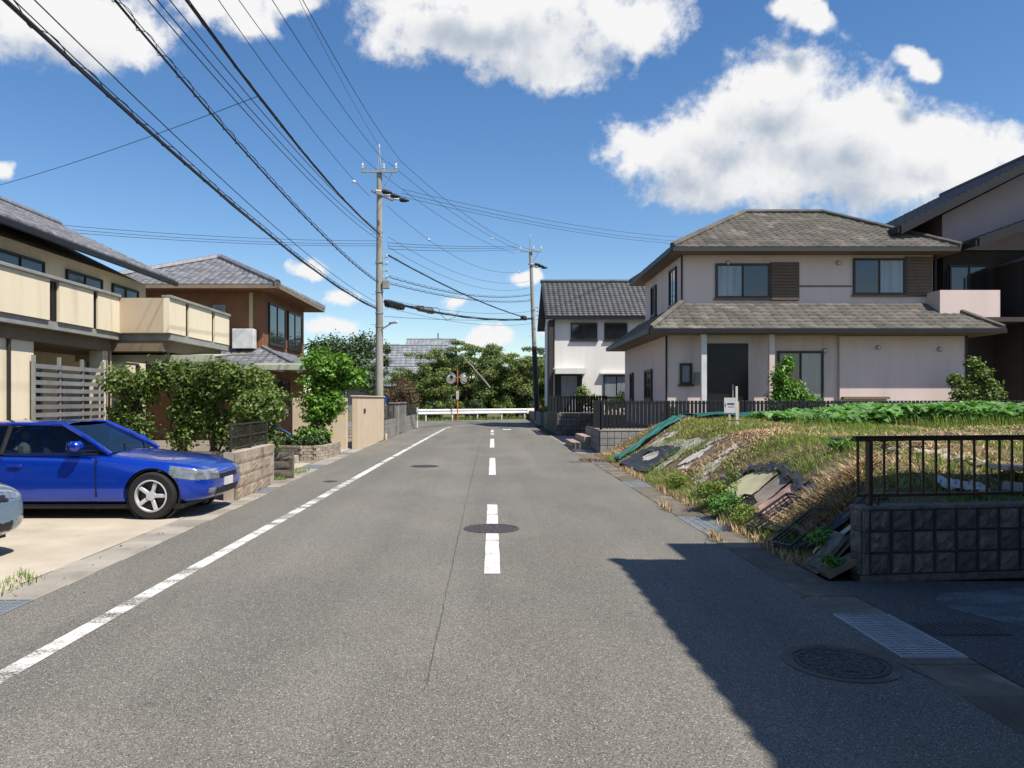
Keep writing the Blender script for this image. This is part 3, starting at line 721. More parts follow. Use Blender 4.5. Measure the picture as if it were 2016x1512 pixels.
def scatter(n, x0, x1, y0, y1, keep, seed):
    g = np.random.default_rng(seed); p = np.stack([g.uniform(x0, x1, n), g.uniform(y0, y1, n)], 1)
    return p[keep(p[:, 0], p[:, 1], g.random(n))]
def patch(x, y, s, k):      # soft random patches
    return .5 + .5 * (np.sin(x * s + k) * np.cos(y * s * .8 + k * 2.1) * .6 + np.sin(x * s * 2.3 + y * s * 1.7 + k) * .4)
def in_boards(x, y):        # ground kept bare for boards, crates and sheets
    return ((x > 3.2) & (x < 3.85) & (y > 8.9) & (y < 11.3)) | ((x > 3.05) & (x < 3.8) & (y > 16.2) & (y < 18.8))
# straw: long dry blades lying downhill on the bank and over the field
p = scatter(25000, 3.1, 6.5, 7.6, 22.2, lambda x, y, r: (patch(x, y, 1.6, 1) > .30 + .35 * r) & ~in_boards(x, y), 11)
stuff(tag(blades('dry_grass', 'dry_grass', p, H(p[:, 0], p[:, 1]) + .004, .06, .22, .011, .4, 5, None, .95), 'straw coloured dry grass lying over the bank', 'dry grass'))
p = scatter(60000, 4.6, 22, 8.4, 20.5, lambda x, y, r: (patch(x, y, 1.1, 3) > .25 + .45 * r) & (x < y * 0.75 + 1.5), 12)
stuff(tag(blades('mown_grass', 'dry_grass', p, H(p[:, 0], p[:, 1]) + .003, .04, .15, .016, .35, 6, None, 1.0), 'pale mown straw covering the flat top of the plot', 'dry grass'))
p = scatter(9000, 3.25, 4.6, 7.55, 8.75, lambda x, y, r: (r < .9) & (x < 3.35 + (y - 7.4) * .8), 43)
stuff(tag(blades('hanging_straw', 'dry_grass', p, H(p[:, 0], p[:, 1]) + .02, .1, .3, .011, .4, 44, None, .9), 'thick straw hanging down the slope beside the pink board', 'dry grass'))
# green grass tufts
def green(x, y, r):
    foot = (x < 3.5) & (y > 7.6) & (y < 17) & (r < .95)
    topl = (x > 4.55) & (x < 5.6) & (y > 15) & (y < 20) & (r < .9)
    mid = (patch(x, y, 1.3, 5) > .46 + .3 * r)
    near = (y < 8.8) & (x > 3.5) & (patch(x, y, 2.2, 7) > .35 + .3 * r)
    return (foot & (patch(x, y, 2.5, 2) > .25) | topl | mid | near) & ~in_boards(x, y)
p = scatter(70000, 3.0, 7.5, 7.05, 21.5, green, 13)
stuff(tag(blades('green_grass', 'green_grass', p, H(p[:, 0], p[:, 1]) + .003, .03, .17, .009, 1.0, 7), 'fresh green grass tufts on the bank and along its foot', 'grass'))
p = scatter(26000, 5.5, 20, 8.2, 16, lambda x, y, r: (patch(x, y, .9, 9) > .5 + .3 * r) & (x < y * .75 + 1.5), 14)
stuff(tag(blades('field_grass', 'green_grass', p, H(p[:, 0], p[:, 1]) + .003, .03, .1, .011, .7, 8), 'thin green grass growing through the straw of the plot', 'grass'))
# grass in the gutter joints
p = np.concatenate([scatter(1500, 2.88, 3.06, 7.2, 18, lambda x, y, r: patch(x * .2, y, 2, 4) > .45, 15), scatter(500, 2.5, 2.56, 8.4, 12, lambda x, y, r: patch(x * .2, y, 3, 4) > .62, 16)])
stuff(tag(blades('gutter_grass', 'dry_grass', p, np.full(len(p), .01), .05, .18, .009, .7, 9), 'yellowed grass in the gutter joints at the foot of the bank', 'grass'))
p = np.concatenate([scatter(1500, -5.3, -4.1, 16.0, 18.6, lambda x, y, r: patch(x, y, 2.2, 4) > .52 + .2 * r, 17), scatter(260, -4.5, -4.12, 15.05, 15.38, lambda x, y, r: r < 2, 18), scatter(300, -4.55, -3.95, 6.0, 7.1, lambda x, y, r: patch(x, y, 3, 2) > .55, 19)])
stuff(tag(blades('verge_grass', 'green_grass', p, np.full(len(p), .006), .03, .10, .010, .8, 10), 'thin grass sprouting by the low walls on the left verge', 'grass'))

# crop bed along the back of the plot
g = np.random.default_rng(21); n = 15000
cx = g.uniform(6.6, 18, n); cy = g.uniform(15.2, 19.6, n)
k = (cy > 15.4 + .9 * patch(cx, cx * 0, .9, 2)) & (cx > 6.2 + .9 * patch(cy, cy, 1, 3) + (18.8 - cy) * .1)
cx, cy = cx[k], cy[k]; cz = H(cx, cy) + g.random(len(cx)) ** .7 * (.13 + .3 * np.clip((cx - 6.8) / 2, .2, 1) * (.6 + .5 * patch(cx, cy, 1.3, 6)))
nn = np.stack([g.normal(0, .35, len(cx)), g.normal(-.25, .35, len(cx)), np.ones(len(cx))], 1); nn /= np.linalg.norm(nn, axis=1)[:, None]
a = np.cross(nn, g.normal(size=(len(cx), 3))); a /= np.linalg.norm(a, axis=1)[:, None]; b = np.cross(nn, a)
s = g.uniform(.06, .14, len(cx)); a *= s[:, None]; b *= (s * .75)[:, None]; pos = np.stack([cx, cy, cz], 1); h = nn * (s * .3)[:, None]
vs = np.stack([pos - a, pos - a * .2 + b + h, pos + a, pos - a * .2 - b + h], 1).reshape(-1, 3); bb = np.arange(len(cx))[:, None] * 4
stuff(tag(fast('crop_bed', vs, np.concatenate([bb + np.array([0, 1, 2]), bb + np.array([0, 2, 3])], 1).reshape(-1, 3), 'leaf_crop'), 'dense bed of broad green crop leaves before the black fence', 'crop bed'))
p = scatter(9000, 6.4, 17, 15.0, 17.2, lambda x, y, r: patch(x, y, 1.2, 8) > .3 + .3 * r, 22)
stuff(tag(blades('bed_grass', 'green_grass', p, H(p[:, 0], p[:, 1]), .1, .32, .012, .4, 23), 'taller green grass along the front of the crop bed', 'grass'))

# sheets draped on the bank follow its surface
def drape(name, corners, m, label, cat, nu=24, nv=16, lift=.02, wr=.02, seed=0, hole=None, sag=None):
    """corners: four (x,y) points; the sheet is laid on the ground, wrinkled, 6 mm thick"""
    A, B, C, D = [np.array(c, float) for c in corners]; g = np.random.default_rng(seed)
    u, v = np.meshgrid(np.linspace(0, 1, nu), np.linspace(0, 1, nv))
    q = (A[None, None] * ((1 - u) * (1 - v))[..., None] + B * (u * (1 - v))[..., None] + C * (u * v)[..., None] + D * ((1 - u) * v)[..., None])
    edge = np.minimum(np.minimum(u, 1 - u), np.minimum(v, 1 - v)) < .02
    q = q + (g.random(q.shape) - .5) * .02 * edge[..., None]; q = q + (np.sin(u * 19 + seed) * np.sin(v * 13 + seed * 2) * .03 * (np.abs(v - .5) * 2))[..., None]
    ph = g.random(4) * 6
    z = H(q[..., 0], q[..., 1]) + lift + wr * (np.sin(u * 17 + v * 6 + ph[0]) * .5 + np.sin(v * 21 - u * 9 + ph[1]) * .35 + np.sin(u * 41 + ph[2]) * .2 + 1)
    vs = np.stack([q[..., 0], q[..., 1], z], -1).reshape(-1, 3)
    N = nu * nv; i = np.arange(N).reshape(nv, nu)
    f = np.stack([i[:-1, :-1], i[:-1, 1:], i[1:, 1:], i[1:, :-1]], -1).reshape(-1, 4)
    if hole is not None:
        cu, cv, ru, rv = hole; uu = (u[:-1, :-1] + u[1:, 1:]).ravel() / 2; vv = (v[:-1, :-1] + v[1:, 1:]).ravel() / 2
        f = f[((uu - cu) / ru) ** 2 + ((vv - cv) / rv) ** 2 > 1]
    if sag is not None:      # torn and half buried: leave scraps only
        qc = (q[:-1, :-1] + q[1:, 1:]).reshape(-1, 2) / 2
        if hole is None: f = f[patch(qc[:, 0], qc[:, 1], 6.5, seed) > sag]
    low = vs - np.array([0, 0, .006])
    return tag(fast(name, np.concatenate([vs, low]), np.concatenate([f, f[:, ::-1] + N]), m, None, True), label, cat)
drape('plastic_sheet', [(3.08, 18.6), (3.12, 15.7), (4.1, 16.4), (3.9, 18.9)], 'tarp_black', 'black plastic sheet with a torn hole below the teal strip', 'plastic sheet', 36, 22, .03, .03, 1, (.48, .62, .17, .22))
drape('pale_sheet', [(3.2, 18.9), (3.42, 15.5), (4.5, 15.9), (4.15, 19.3)], 'tarp_white', 'dirty white sheet under the torn black sheet', 'plastic sheet', 28, 16, .01, .012, 2)
for k, (c, lab) in enumerate([([(3.5, 14.9), (3.62, 14.2), (4.7, 15.0), (4.6, 15.6)], 'pale sheet strip showing between grass, upper middle of the bank'),
                              ([(3.35, 13.3), (3.5, 12.7), (4.5, 13.4), (4.4, 13.9)], 'pale sheet strip showing between straw, lower middle of the bank'),
                              ([(4.1, 19.3), (4.3, 18.5), (5.0, 19.3), (4.8, 19.9)], 'pale sheet strip near the top of the bank by the teal tarp')]):
    drape('sheet_strip', c, 'tarp_white', lab, 'plastic sheet', 44, 22, .0, .014, 20 + k, None, .42)
drape('teal_tarp', [(3.12, 19.6), (3.16, 18.9), (5.4, 21.1), (5.35, 22.1)], 'tarp_teal', 'teal tarp strip running up the end of the bank', 'tarp', 46, 12, .04, .06, 3)
drape('teal_tarp', [(5.5, 20.3), (9.6, 19.9), (9.6, 22.3), (5.5, 22.3)], 'tarp_teal', 'teal tarp lying flat along the foot of the black fence', 'tarp', 40, 12, .09, .04, 4)
drape('black_sheeting', [(3.15, 12.1), (3.2, 11.5), (3.85, 11.4), (3.7, 12.0)], 'tarp_black', 'crumpled black sheeting left of the cream board', 'plastic sheet', 20, 12, .03, .035, 5)
drape('black_sheeting', [(3.8, 11.5), (3.9, 10.4), (4.02, 10.45), (3.95, 11.6)], 'tarp_black', 'black sheeting strip along the top of the cream board', 'plastic sheet', 22, 8, .045, .03, 6)
drape('black_sheeting', [(3.9, 10.4), (3.62, 8.5), (3.7, 8.4), (4.02, 10.45)], 'tarp_black', 'black sheeting strip along the top of the pink boards', 'plastic sheet', 28, 8, .045, .03, 7)
drape('cream_board', [(3.12, 11.45), (3.26, 10.3), (3.92, 10.42), (3.84, 11.3)], 'board_cream', 'large cream board lying on the bank', 'board', 14, 12, .03, .012, 8)
drape('grey_board', [(3.3, 10.28), (3.32, 9.78), (3.84, 9.8), (3.9, 10.36)], 'board_grey', 'weathered grey board beside the cream board', 'board', 12, 10, .025, .008, 9)
drape('pink_board', [(3.3, 9.74), (3.3, 9.05), (3.66, 8.85), (3.82, 9.74)], 'board_pink', 'faded pink board in the middle of the bank', 'board', 18, 12, .02, .018, 10)
drape('black_board', [(3.16, 8.95), (3.2, 8.5), (3.55, 8.45), (3.5, 8.85)], 'board_grey', 'dark weathered board next to the open black crate', 'board', 10, 8, .03, .01, 11)
drape('black_tarp', [(3.08, 7.72), (3.12, 7.45), (3.75, 7.15), (3.7, 7.55)], 'tarp_black', 'black tarp roll rising to the end of the block wall', 'tarp', 20, 8, .05, .03, 12)
drape('grey_sheet', [(3.12, 7.42), (3.16, 7.28), (3.62, 7.06), (3.64, 7.18)], 'tarp_white', 'grey sheet edge below the black tarp roll', 'plastic sheet', 14, 5, .03, .012, 13)
# harvest crates
def crate(loc, rot, L, W, Hh, m, label):
    t = thing('crate', label, 'crate', loc, 'discarded plastic crates on the bank', 0, True); t.rotation_euler = rot
    b = .012
    MB().box(-L / 2, -W / 2, 0, L / 2, W / 2, b).build('bottom', m, t)
    for s in (-1, 1):
        mb = MB()
        for k in range(4): z = b + k * (Hh - .02 - b) / 3; mb.box(-L / 2, s * W / 2 - b / 2, z, L / 2, s * W / 2 + b / 2, z + .016)
        for k in range(11): x = -L / 2 + .01 + k * (L - .02) / 10; mb.box(x - .007, s * (W / 2 - b * .6), b, x + .007, s * (W / 2 - b * .6) + s * .004, Hh - .004)
        mb.build('side', m, t)
        mb = MB()
        for k in range(4): z = b + k * (Hh - .02 - b) / 3; mb.box(s * L / 2 - b / 2, -W / 2 + b, z, s * L / 2 + b / 2, W / 2 - b, z + .016)
        for k in range(7): y = -W / 2 + .02 + k * (W - .04) / 6; mb.box(s * (L / 2 - b * .6), y - .007, b, s * (L / 2 - b * .6) + s * .004, y + .007, Hh - .004)
        mb.build('end', m, t)
    mb = MB()
    for s in (-1, 1): mb.box(-L / 2 - .01, s * (W / 2 + .002) - .01, Hh - .006, L / 2 + .01, s * (W / 2 + .002) + .01, Hh + .006)
    for s in (-1, 1): mb.box(s * (L / 2 + .002) - .01, -W / 2 + .01, Hh - .005, s * (L / 2 + .002) + .01, W / 2 - .01, Hh + .007)
    mb.build('rim', m, t)
    return t
def onbank(x, y, up=0): return (x, y, float(H(x, y)) + up)
crate(onbank(3.3, 10.05, -.05), (R(-4), R(-33), R(6)), .42, .3, .15, 'crate', 'black crate at the lower edge of the cream board, weeds in front')
crate(onbank(3.38, 9.0, -.03), (R(-5), R(-33), R(8)), .66, .34, .15, 'crate', 'open black crate below the pink board')
crate(onbank(3.3, 7.95, -.03), (R(-4), R(-33), R(14)), .62, .36, .13, 'crate_green', 'dark crate lying in the shade near the block wall')
# rubble heap with two flat slabs, plastic bag
for k, (x, y, w, l, lab) in enumerate([(5.15, 9.5, .5, .3, 'small pale slab on top of the rubble behind the railing'), (5.55, 7.95, .62, .34, 'long pale slab on the rubble in the middle of the railing')]):
    z = float(H(x, y)); mb = MB(); mb.box(-w / 2, -l / 2, 0, w / 2, l / 2, .05, .008); mb.xf(Matrix.Translation((x, y, z + .09)) @ Matrix.Rotation(R(-6 + 9 * k), 4, 'Z') @ Matrix.Rotation(R(3), 4, 'Y'))
    tag(mb.build('stone_slab', 'slab'), lab, 'slab')
def rock_mesh(sd):
    g = random.Random(sd); bm = bmesh.new(); bmesh.ops.create_icosphere(bm, subdivisions=1, radius=1)
    for v in bm.verts: v.co *= g.uniform(.7, 1.15); v.co.z *= .6
    me = bpy.data.meshes.new('rock'); bm.to_mesh(me); bm.free(); me.materials.append(M['stone']); return me
rocks = [rock_mesh(i) for i in range(5)]
for k in range(30):
    t_ = k / 29; x = 4.9 + t_ * 0.95 + rnd.uniform(-.12, .12); y = 9.3 - t_ * 1.6 + rnd.uniform(-.18, .18); s = rnd.uniform(.035, .085)
    o = put(rocks[k % 5], 'rubble_stone', (x, y, float(H(x, y)) + s * .25), None, (rnd.uniform(0, .6), rnd.uniform(0, .6), rnd.uniform(0, 6)), (s * 1.5, s * 1.2, s))
    tag(o, 'pale broken stone in the rubble heap behind the bronze railing', 'stone', 'stones of the rubble heap behind the railing')
drape('plastic_bag', [(4.42, 7.55), (4.85, 7.42), (4.95, 7.68), (4.6, 7.9)], 'tarp_white', 'crumpled white plastic bag behind the railing', 'plastic bag', 14, 10, .05, .03, 31)
drape('slate_board', [(5.05, 7.55), (5.45, 7.3), (5.55, 7.5), (5.2, 7.75)], 'board_grey', 'flat grey board lying among the rubble in the shade', 'board', 8, 6, .05, .004, 32)
drape('black_mesh_sheet', [(4.62, 10.3), (5.1, 9.75), (5.25, 9.95), (4.7, 10.6)], 'tarp_black', 'black mesh sheet at the crest left of the railing', 'plastic sheet', 16, 8, .04, .03, 33)
mb = MB(); mb.tube([(7.1, 18.9, 1.2), (7.6, 18.85, 1.23), (8.1, 18.9, 1.21)], .05, 7); tag(mb.build('log', 'bark_pale', None, True), 'pale weathered log on the ground right of the white sign stakes', 'log')
# leaning concrete pieces at the end of the block wall
mb = MB(); mb.box(-.02, 7.02, 0, .02, 7.24, .4); mb.xf(Matrix.Translation((3.02, 0, .03)) @ Matrix.Rotation(R(38), 4, 'Y')); tag(mb.build('concrete_board', 'block_dark'), 'dark concrete board leaning at the end of the block wall', 'concrete board')
mb = MB(); mb.box(-.025, 6.8, 0, .025, 7.0, .36); mb.xf(Matrix.Translation((3.0, 0, .02)) @ Matrix.Rotation(R(62), 4, 'Y')); tag(mb.build('concrete_board', 'concrete_dirty'), 'pale concrete board lying low at the end of the block wall', 'concrete board')
# stake sign
b = onbank(5.06, 16.1)
t = thing('stake_sign', 'small white sign on two pale wooden stakes in the plot', 'sign', b, None, R(-6), True)
for x, h in ((-.05, .42), (.1, .86)):
    MB().box(x - .022, -.02, -.1, x + .022, .02, h, .004).build('stake', 'frame_white' if x > 0 else 'wood_pale', t)
MB().box(.123, -.018, -.1, .15, .018, .54, .003).build('stake', 'wood_pale', t)
bd = MB().box(-.16, -.032, .3, .075, -.0215, .62, .002).build('board', 'plate_white', t)
for (x0, x1, z0, z1) in ((-.10, .05, .47, .51), (-.085, .045, .42, .435), (-.145, -.125, .42, .5)):
    MB().box(x0, -.0335, z0, x1, -.0322, z1).build('lettering', 'ink_blue', bd)
tie = MB().box(-.08, -.024, .14, .158, .024, .15).build('tie', 'steel_dark', t)

# weeds at the foot of the bank and on it
def weed(x, y, n, h, w, sz, m, label, seed, z=None):
    z = float(H(x, y)) if z is None else z
    t = thing('weed', label, 'weed', (x, y, z), 'leafy weeds on the bank')
    mb = MB(); g = random.Random(seed)
    for k in range(max(3, n // 90)):
        a = g.uniform(0, 6.28); r = g.uniform(.1, 1) * w; limb(mb, (x, y, z), (x + math.cos(a) * r, y + math.sin(a) * r, z + h * g.uniform(.6, 1)), .006, .002, 4, 4, .06, seed + k)
    mb.build('stems', m, t)
    leafcloud('leaves', m, t, [(x + g.uniform(-.5, .5) * w, y + g.uniform(-.5, .5) * w, z + h * g.uniform(.3, .75), w * .6, w * .6, h * .4) for _ in range(5)], n, sz, .5, .5, .4, seed)
for k, (x, y, n, h, w, sz, m, lab) in enumerate([
        (3.12, 10.9, 1100, .42, .34, .055, 'green_grass', 'bushy green weed before the left end of the cream board'),
        (3.1, 10.1, 900, .36, .28, .05, 'leaf_crop', 'bushy weed beside the gutter grating'),
        (3.12, 9.35, 500, .28, .26, .05, 'green_grass', 'yellowish green weed in front of the open black crate'),
        (3.35, 10.6, 260, .62, .16, .04, 'green_grass', 'tall thin weed standing in front of the cream board'),
        (4.55, 9.9, 260, .16, .2, .07, 'leaf_crop', 'broad leaved weed high on the bank above the pink board'),
        (3.2, 7.35, 420, .22, .22, .06, 'leaf_crop', 'dark leafy weed in the shade by the concrete board'),
        (3.08, 6.86, 200, .12, .14, .05, 'leaf_crop', 'low weed at the left foot of the block wall'),
        (3.2, 13.2, 500, .26, .3, .05, 'green_grass', 'grassy weed clump below the black sheeting by the gutter'),
        (6.75, 15.8, 600, .34, .35, .07, 'leaf_crop', 'leafy weed clump at the left end of the crop bed')]):
    weed(x, y, n, h, w, sz, m, lab, 50 + k)
mb = MB(); rr = random.Random(5)
g = np.random.default_rng(77); pts = np.stack([g.uniform(2.3, 3.2, 420), g.uniform(19.0, 20.6, 420)], 1)
pts = pts[(np.abs(pts[:, 1] - 19.8 - (pts[:, 0] - 2.8) * -.3) < .5)]
stuff(tag(blades('fallen_straw', 'leaf_fall', pts, np.full(len(pts), .012), .06, .2, .02, .4, 61, None, 1.0), 'reddish dead stalks swept against the foot of the teal tarp', 'dead stalks'))
g = np.random.default_rng(78); pts = np.concatenate([np.stack([g.normal(2.62, .12, 260), g.uniform(6, 22, 260)], 1), np.stack([g.normal(-3.75, .2, 160) , g.uniform(6, 26, 160)], 1)])
stuff(tag(blades('leaf_litter', 'leaf_fall', pts, np.full(len(pts), .012), .015, .04, .02, .2, 62, None, 1.2), 'small fallen leaves scattered along both gutters', 'fallen leaves'))

# ------------------------------------------------------------------ block walls, fences, railing
def rockface(w, h, d, sd, rough=.012, m='block_dark', n=5):
    """split-face block front, centred, front towards -y"""
    g = random.Random(sd); mb = MB(); vs = []; k = n - 1
    for j in range(n):
        for i in range(n):
            e = i in (0, k) or j in (0, k)
            vs.append((-w / 2 + w * i / k, -d + (rough * .9 if e else g.uniform(-rough, rough)), -h / 2 + h * j / k))
    fs = [(j * n + i, j * n + i + 1, (j + 1) * n + i + 1, (j + 1) * n + i) for j in range(k) for i in range(k)]
    ring = list(range(n)) + [n * j + k for j in range(1, n)] + [n * k + i for i in range(k - 1, -1, -1)] + [n * j for j in range(k - 1, 0, -1)]
    b0 = len(vs)
    for r in ring: vs.append((vs[r][0], .004, vs[r][2]))
    L = len(ring); fs += [(ring[i], ring[(i + 1) % L], b0 + (i + 1) % L, b0 + i) for i in range(L)]
    mb.add(vs, fs); return mb.mesh('block', m)

# near wall with bronze railing (local frame: x along the wall, y away from the street view)
w0 = thing('block_wall', 'dark split-faced block wall under the bronze railing', 'wall', (3.27, 6.74, 0), None, R(7.4), True)
MB().box(0.0, .0, -.02, 4.4, .16, .622).build('core', 'block_joint', w0)
MB().box(-.02, -.03, -.02, 4.4, -.001, .045, .006).build('footing', 'block_dark', w0)
MB().box(-.012, -.012, .6225, 4.4, .172, .655, .006).build('coping', 'block_dark', w0)
bl = [rockface(.172, .168, .032, s, .016) for s in range(6)]
bl_end = [rockface(.05, .184, .03, 20 + s, .006) for s in range(3)]
for r in range(3):
    z = .05 + .095 + r * .192
    put(bl_end[r], 'block', (.03, .0, z), w0)
    for c in range(20):
        put(bl[rnd.randrange(6)], 'block', (.165 + c * .2115, 0, z), w0)
for r in range(3):      # left end of the wall
    o = put(rockface(.15, .184, .02, 40 + r), 'block', (0.0, .08, .05 + .095 + r * .192), w0, (0, 0, R(-90)))
rl = thing('railing', 'bronze aluminium railing with thin balusters on the dark block wall', 'railing', (3.27, 6.80, .655), None, R(7.4), True)
MB().box(-.045, -.02, .575, 4.4, .03, .61, .006).build('top_rail', 'bronze', rl)
MB().box(-.045, -.028, .6105, 4.4, .038, .622, .003).build('top_cap', 'bronze', rl)
MB().box(-.03, -.015, .075, 4.4, .025, .105, .004).build('bottom_rail', 'bronze', rl)
bal = MB().box(-.008, -.008, -.235, .008, .008, .235).mesh('baluster', 'bronze')
for k in range(34):
    x = .0 + k * .127
    if abs(x - .10) > .03: put(bal, 'baluster', (x - .005, .005, .34), rl)
for x in (.105, 1.9, 3.7): MB().box(x - .021, -.024, 0, x + .021, .034, .574, .004).build('post', 'bronze', rl)
for x in (.19, 1.98): MB().box(x - .008, -.005, 0, x + .008, .012, .074).build('foot', 'bronze', rl)

# terraces of the right-hand plots
struct(MB().box(3.36, 22.78, -.05, 40, 27.4, .66).add(MB().box(5.2, 27.4, -.05, 40, 33.9, .66).v, MB().box(5.2, 27.4, -.05, 40, 33.9, .66).f).build('terrace', 'soil_grey'))
struct(MB().box(3.05, 34.05, -.05, 40, 45.2, .9).build('terrace', 'soil_grey'))
struct(MB().box(3.1, 46.4, -.05, 40, 66, .7).build('terrace', 'soil_grey'))
struct(sheet('forecourt', [(2.53, 22.4), (3.36, 22.4), (3.36, 27.4), (5.2, 27.4), (5.2, 33.8), (2.53, 33.8)], .006, 'concrete'))

def gridwall(name, label, x0, y, cols, rows, pw, ph, z0, m, joint, rough, thick=.14, core_x1=None, gap=.014, d=.02):
    t = thing(name, label, 'wall', (x0, y, 0), None, 0, True)
    W = core_x1 or cols * pw
    MB().box(0, .0, -.03, W, thick, z0 + rows * ph).build('core', joint, t)
    ms = [rockface(pw - gap, ph - gap, d, 100 + s, rough, m, 4) for s in range(5)]
    for r in range(rows):
        for c in range(cols): put(ms[rnd.randrange(5)], 'block', (pw * (c + .5), 0, z0 + ph * (r + .5)), t)
    return t, ms
t, ms = gridwall('retaining_wall', 'grey square block retaining wall beside the pink tiled steps', 3.2, 22.6, 15, 3, .212, .212, .03, 'block_grey', 'block_joint', .003, .17)
for r in range(3):
    for c in range(9): put(ms[rnd.randrange(5)], 'block', (0, .19 + .212 * c, .03 + .212 * (r + .5)), t, (0, 0, R(-90)))
MB().box(.0005, .17, -.03, .12, 2.1, .666).build('side_core', 'block_joint', t)
MB().box(-.03, -.03, .667, 17, .17, .7, .006).build('coping', 'block_grey', t)
t, ms = gridwall('retaining_wall', 'dark rock-faced block wall below the far slat fence by the junction', 2.87, 33.8, 9, 5, .215, .198, .02, 'block_dark', 'block_joint', .02, .2, None, .018, .03)
for r in range(5):
    for c in range(26): put(ms[rnd.randrange(5)], 'block', (0, .21 + .215 * c, .02 + .198 * (r + .5)), t, (0, 0, R(-90)))
MB().box(.0005, .2, -.03, .15, 5.8, 1.01).build('side_core', 'block_joint', t)
def slatfence(label, runs, z0, z1, pitch, w, rails, depth=.02):
    t = thing('slat_fence', label, 'fence', (runs[0][0], runs[0][1], z0))
    ms = MB().box(-w / 2, -depth / 2, -(z1 - z0) / 2, w / 2, depth / 2, (z1 - z0) / 2, .004).mesh('slat', 'fence_black')
    for (x0, y0, x1, y1, off) in runs:
        L = math.hypot(x1 - x0, y1 - y0); a = math.atan2(y1 - y0, x1 - x0); n = int(L / pitch)
        for k in range(n):
            s = (k + .5) * pitch; put(ms, 'slat', (x0 + math.cos(a) * s, y0 + math.sin(a) * s, (z0 + z1) / 2 + rnd.uniform(-.004, .004)), t, (0, 0, a))
        for z in rails:
            mb = MB(); mb.box(0, off, z - .02, L, off + .03, z + .02); mb.xf(Matrix.Translation((x0, y0, 0)) @ Matrix.Rotation(a, 4, 'Z')); mb.build('rail', 'fence_black', t)
        for k in range(int(L / 2) + 1):
            s = min(k * 2.0, L); mb = MB(); mb.box(s - .025, off + .031, z0 - .04, s + .025, off + .08, z1 - .02); mb.xf(Matrix.Translation((x0, y0, 0)) @ Matrix.Rotation(a, 4, 'Z')); mb.build('post', 'fence_black', t)
    return t
slatfence('long black vertical slat fence along the back of the plot', [(3.24, 22.74, 17.4, 22.74, .012), (3.26, 22.8, 3.26, 24.6, -.045)], .74, 1.575, .116, .088, (.8, 1.5))
slatfence('black slat fence on the dark block wall before the white house', [(2.92, 33.95, 5.2, 33.95, .012), (2.96, 34.0, 2.96, 39.6, -.045)], 1.03, 1.78, .13, .1, (1.1, 1.7))
# pink tiled entrance steps
st = thing('entrance_steps', 'pink tiled entrance steps beside the grey retaining wall', 'steps', (2.95, 26.0, 0))
tile_me = MB().box(-.14, -.07, 0, .14, .07, .012, .003).mesh('tile', 'tile_pink')
for k, (xa, xb, z) in enumerate([(2.62, 3.55, .2), (2.98, 3.55, .4), (3.34, 3.55, .6)]):
    MB().box(xa, 24.75, (.0 if k == 0 else z - .2), xb if k == 0 else xb, 27.3, z - .012).build('step', 'brick_tan', st)
    for i in range(8):
        for j in range(3 if k < 2 else 1):
            xx = xa + .075 + j * .15
            if xx < (xa + .42): put(tile_me, 'tile', (xx, 24.92 + i * .31, z - .012), st, (0, 0, R(90)))
# planter wall by the far pole
pl = thing('planter_wall', 'grey block planter by the second utility pole', 'planter', (2.93, 46.2, 0))
MB().box(2.96, 46.23, -.03, 4.4, 53.6, .84).build('core', 'block_joint', pl)
pm = [rockface(.385, .2, .03, 140 + s, .012, 'block_grey', 4) for s in range(4)]
for r in range(4):
    for c in range(4): put(pm[rnd.randrange(4)], 'block', (2.96 + .2 + c * .4, 46.23, .1 + r * .21), pl)
    for c in range(18): put(pm[rnd.randrange(4)], 'block', (2.96, 46.43 + c * .4, .1 + r * .21), pl, (0, 0, R(-90)))
for k, (x, y, n, s, m, lab) in enumerate([(3.3, 46.7, 900, .34, 'leaf_yellow', 'yellow green plant in the planter by the far pole'), (3.85, 46.8, 700, .36, 'leaf_yellow', 'rounder yellow plant at the right of the far planter'), (3.1, 47.6, 500, .3, 'leaf_hedge', 'dark green plant behind the yellow ones in the far planter')]):
    t = thing('planter_shrub', lab, 'shrub', (x, y, .84), 'shrubs in the far planter')
    leafcloud('foliage', m, t, [(x, y, .84 + s * .5, s, s, s * .7)], n, .08, .5, .5, .4, 300 + k)

# ---- left side: tan stone wall, brown end wall, brick planter
sw = thing('stone_wall', 'low tan rough stone block wall beside the blue car', 'wall', (-4.1, 13, 0))
A, B = Vector((-4.05, 12.02, 0)), Vector((-4.13, 14.46, 0))
ang = math.atan2(B.y - A.y, B.x - A.x); L = (B - A).length
mw = Matrix.Translation(A) @ Matrix.Rotation(ang, 4, 'Z')
mb = MB(); mb.box(.01, .012, -.02, L - .002, .19, .765); mb.xf(mw); mb.build('core', 'mortar', sw)
sm = [rockface(.427, .176, .014, 160 + s, .007, 'block_tan', 5) for s in range(5)]
for r in range(4):
    off = .215 if r % 2 else 0
    for c in range(7):
        s = .216 + c * .432 - off * (1 if c else 0)
        if s > L - .1: continue
        p = mw @ Vector((s, .012, .095 + r * .19)); put(sm[rnd.randrange(5)], 'block', p, sw, (0, 0, ang))
em = [rockface(.18, .176, .012, 170 + s, .007, 'block_tan', 4) for s in range(3)]
for r in range(4):
    p = mw @ Vector((L - .002, .1, .095 + r * .19)); put(em[r % 3], 'block', p, sw, (0, 0, ang + R(90)))
ew = thing('end_wall', 'short dark brown split block wall behind the tan wall end', 'wall', (-4.3, 15.4, 0))
MB().box(-6.2, 15.42, -.02, -4.05, 15.58, .545).build('core', 'block_joint', ew)
bm_ = [rockface(.39, .172, .02, 180 + s, .014, 'block_brown', 5) for s in range(4)]
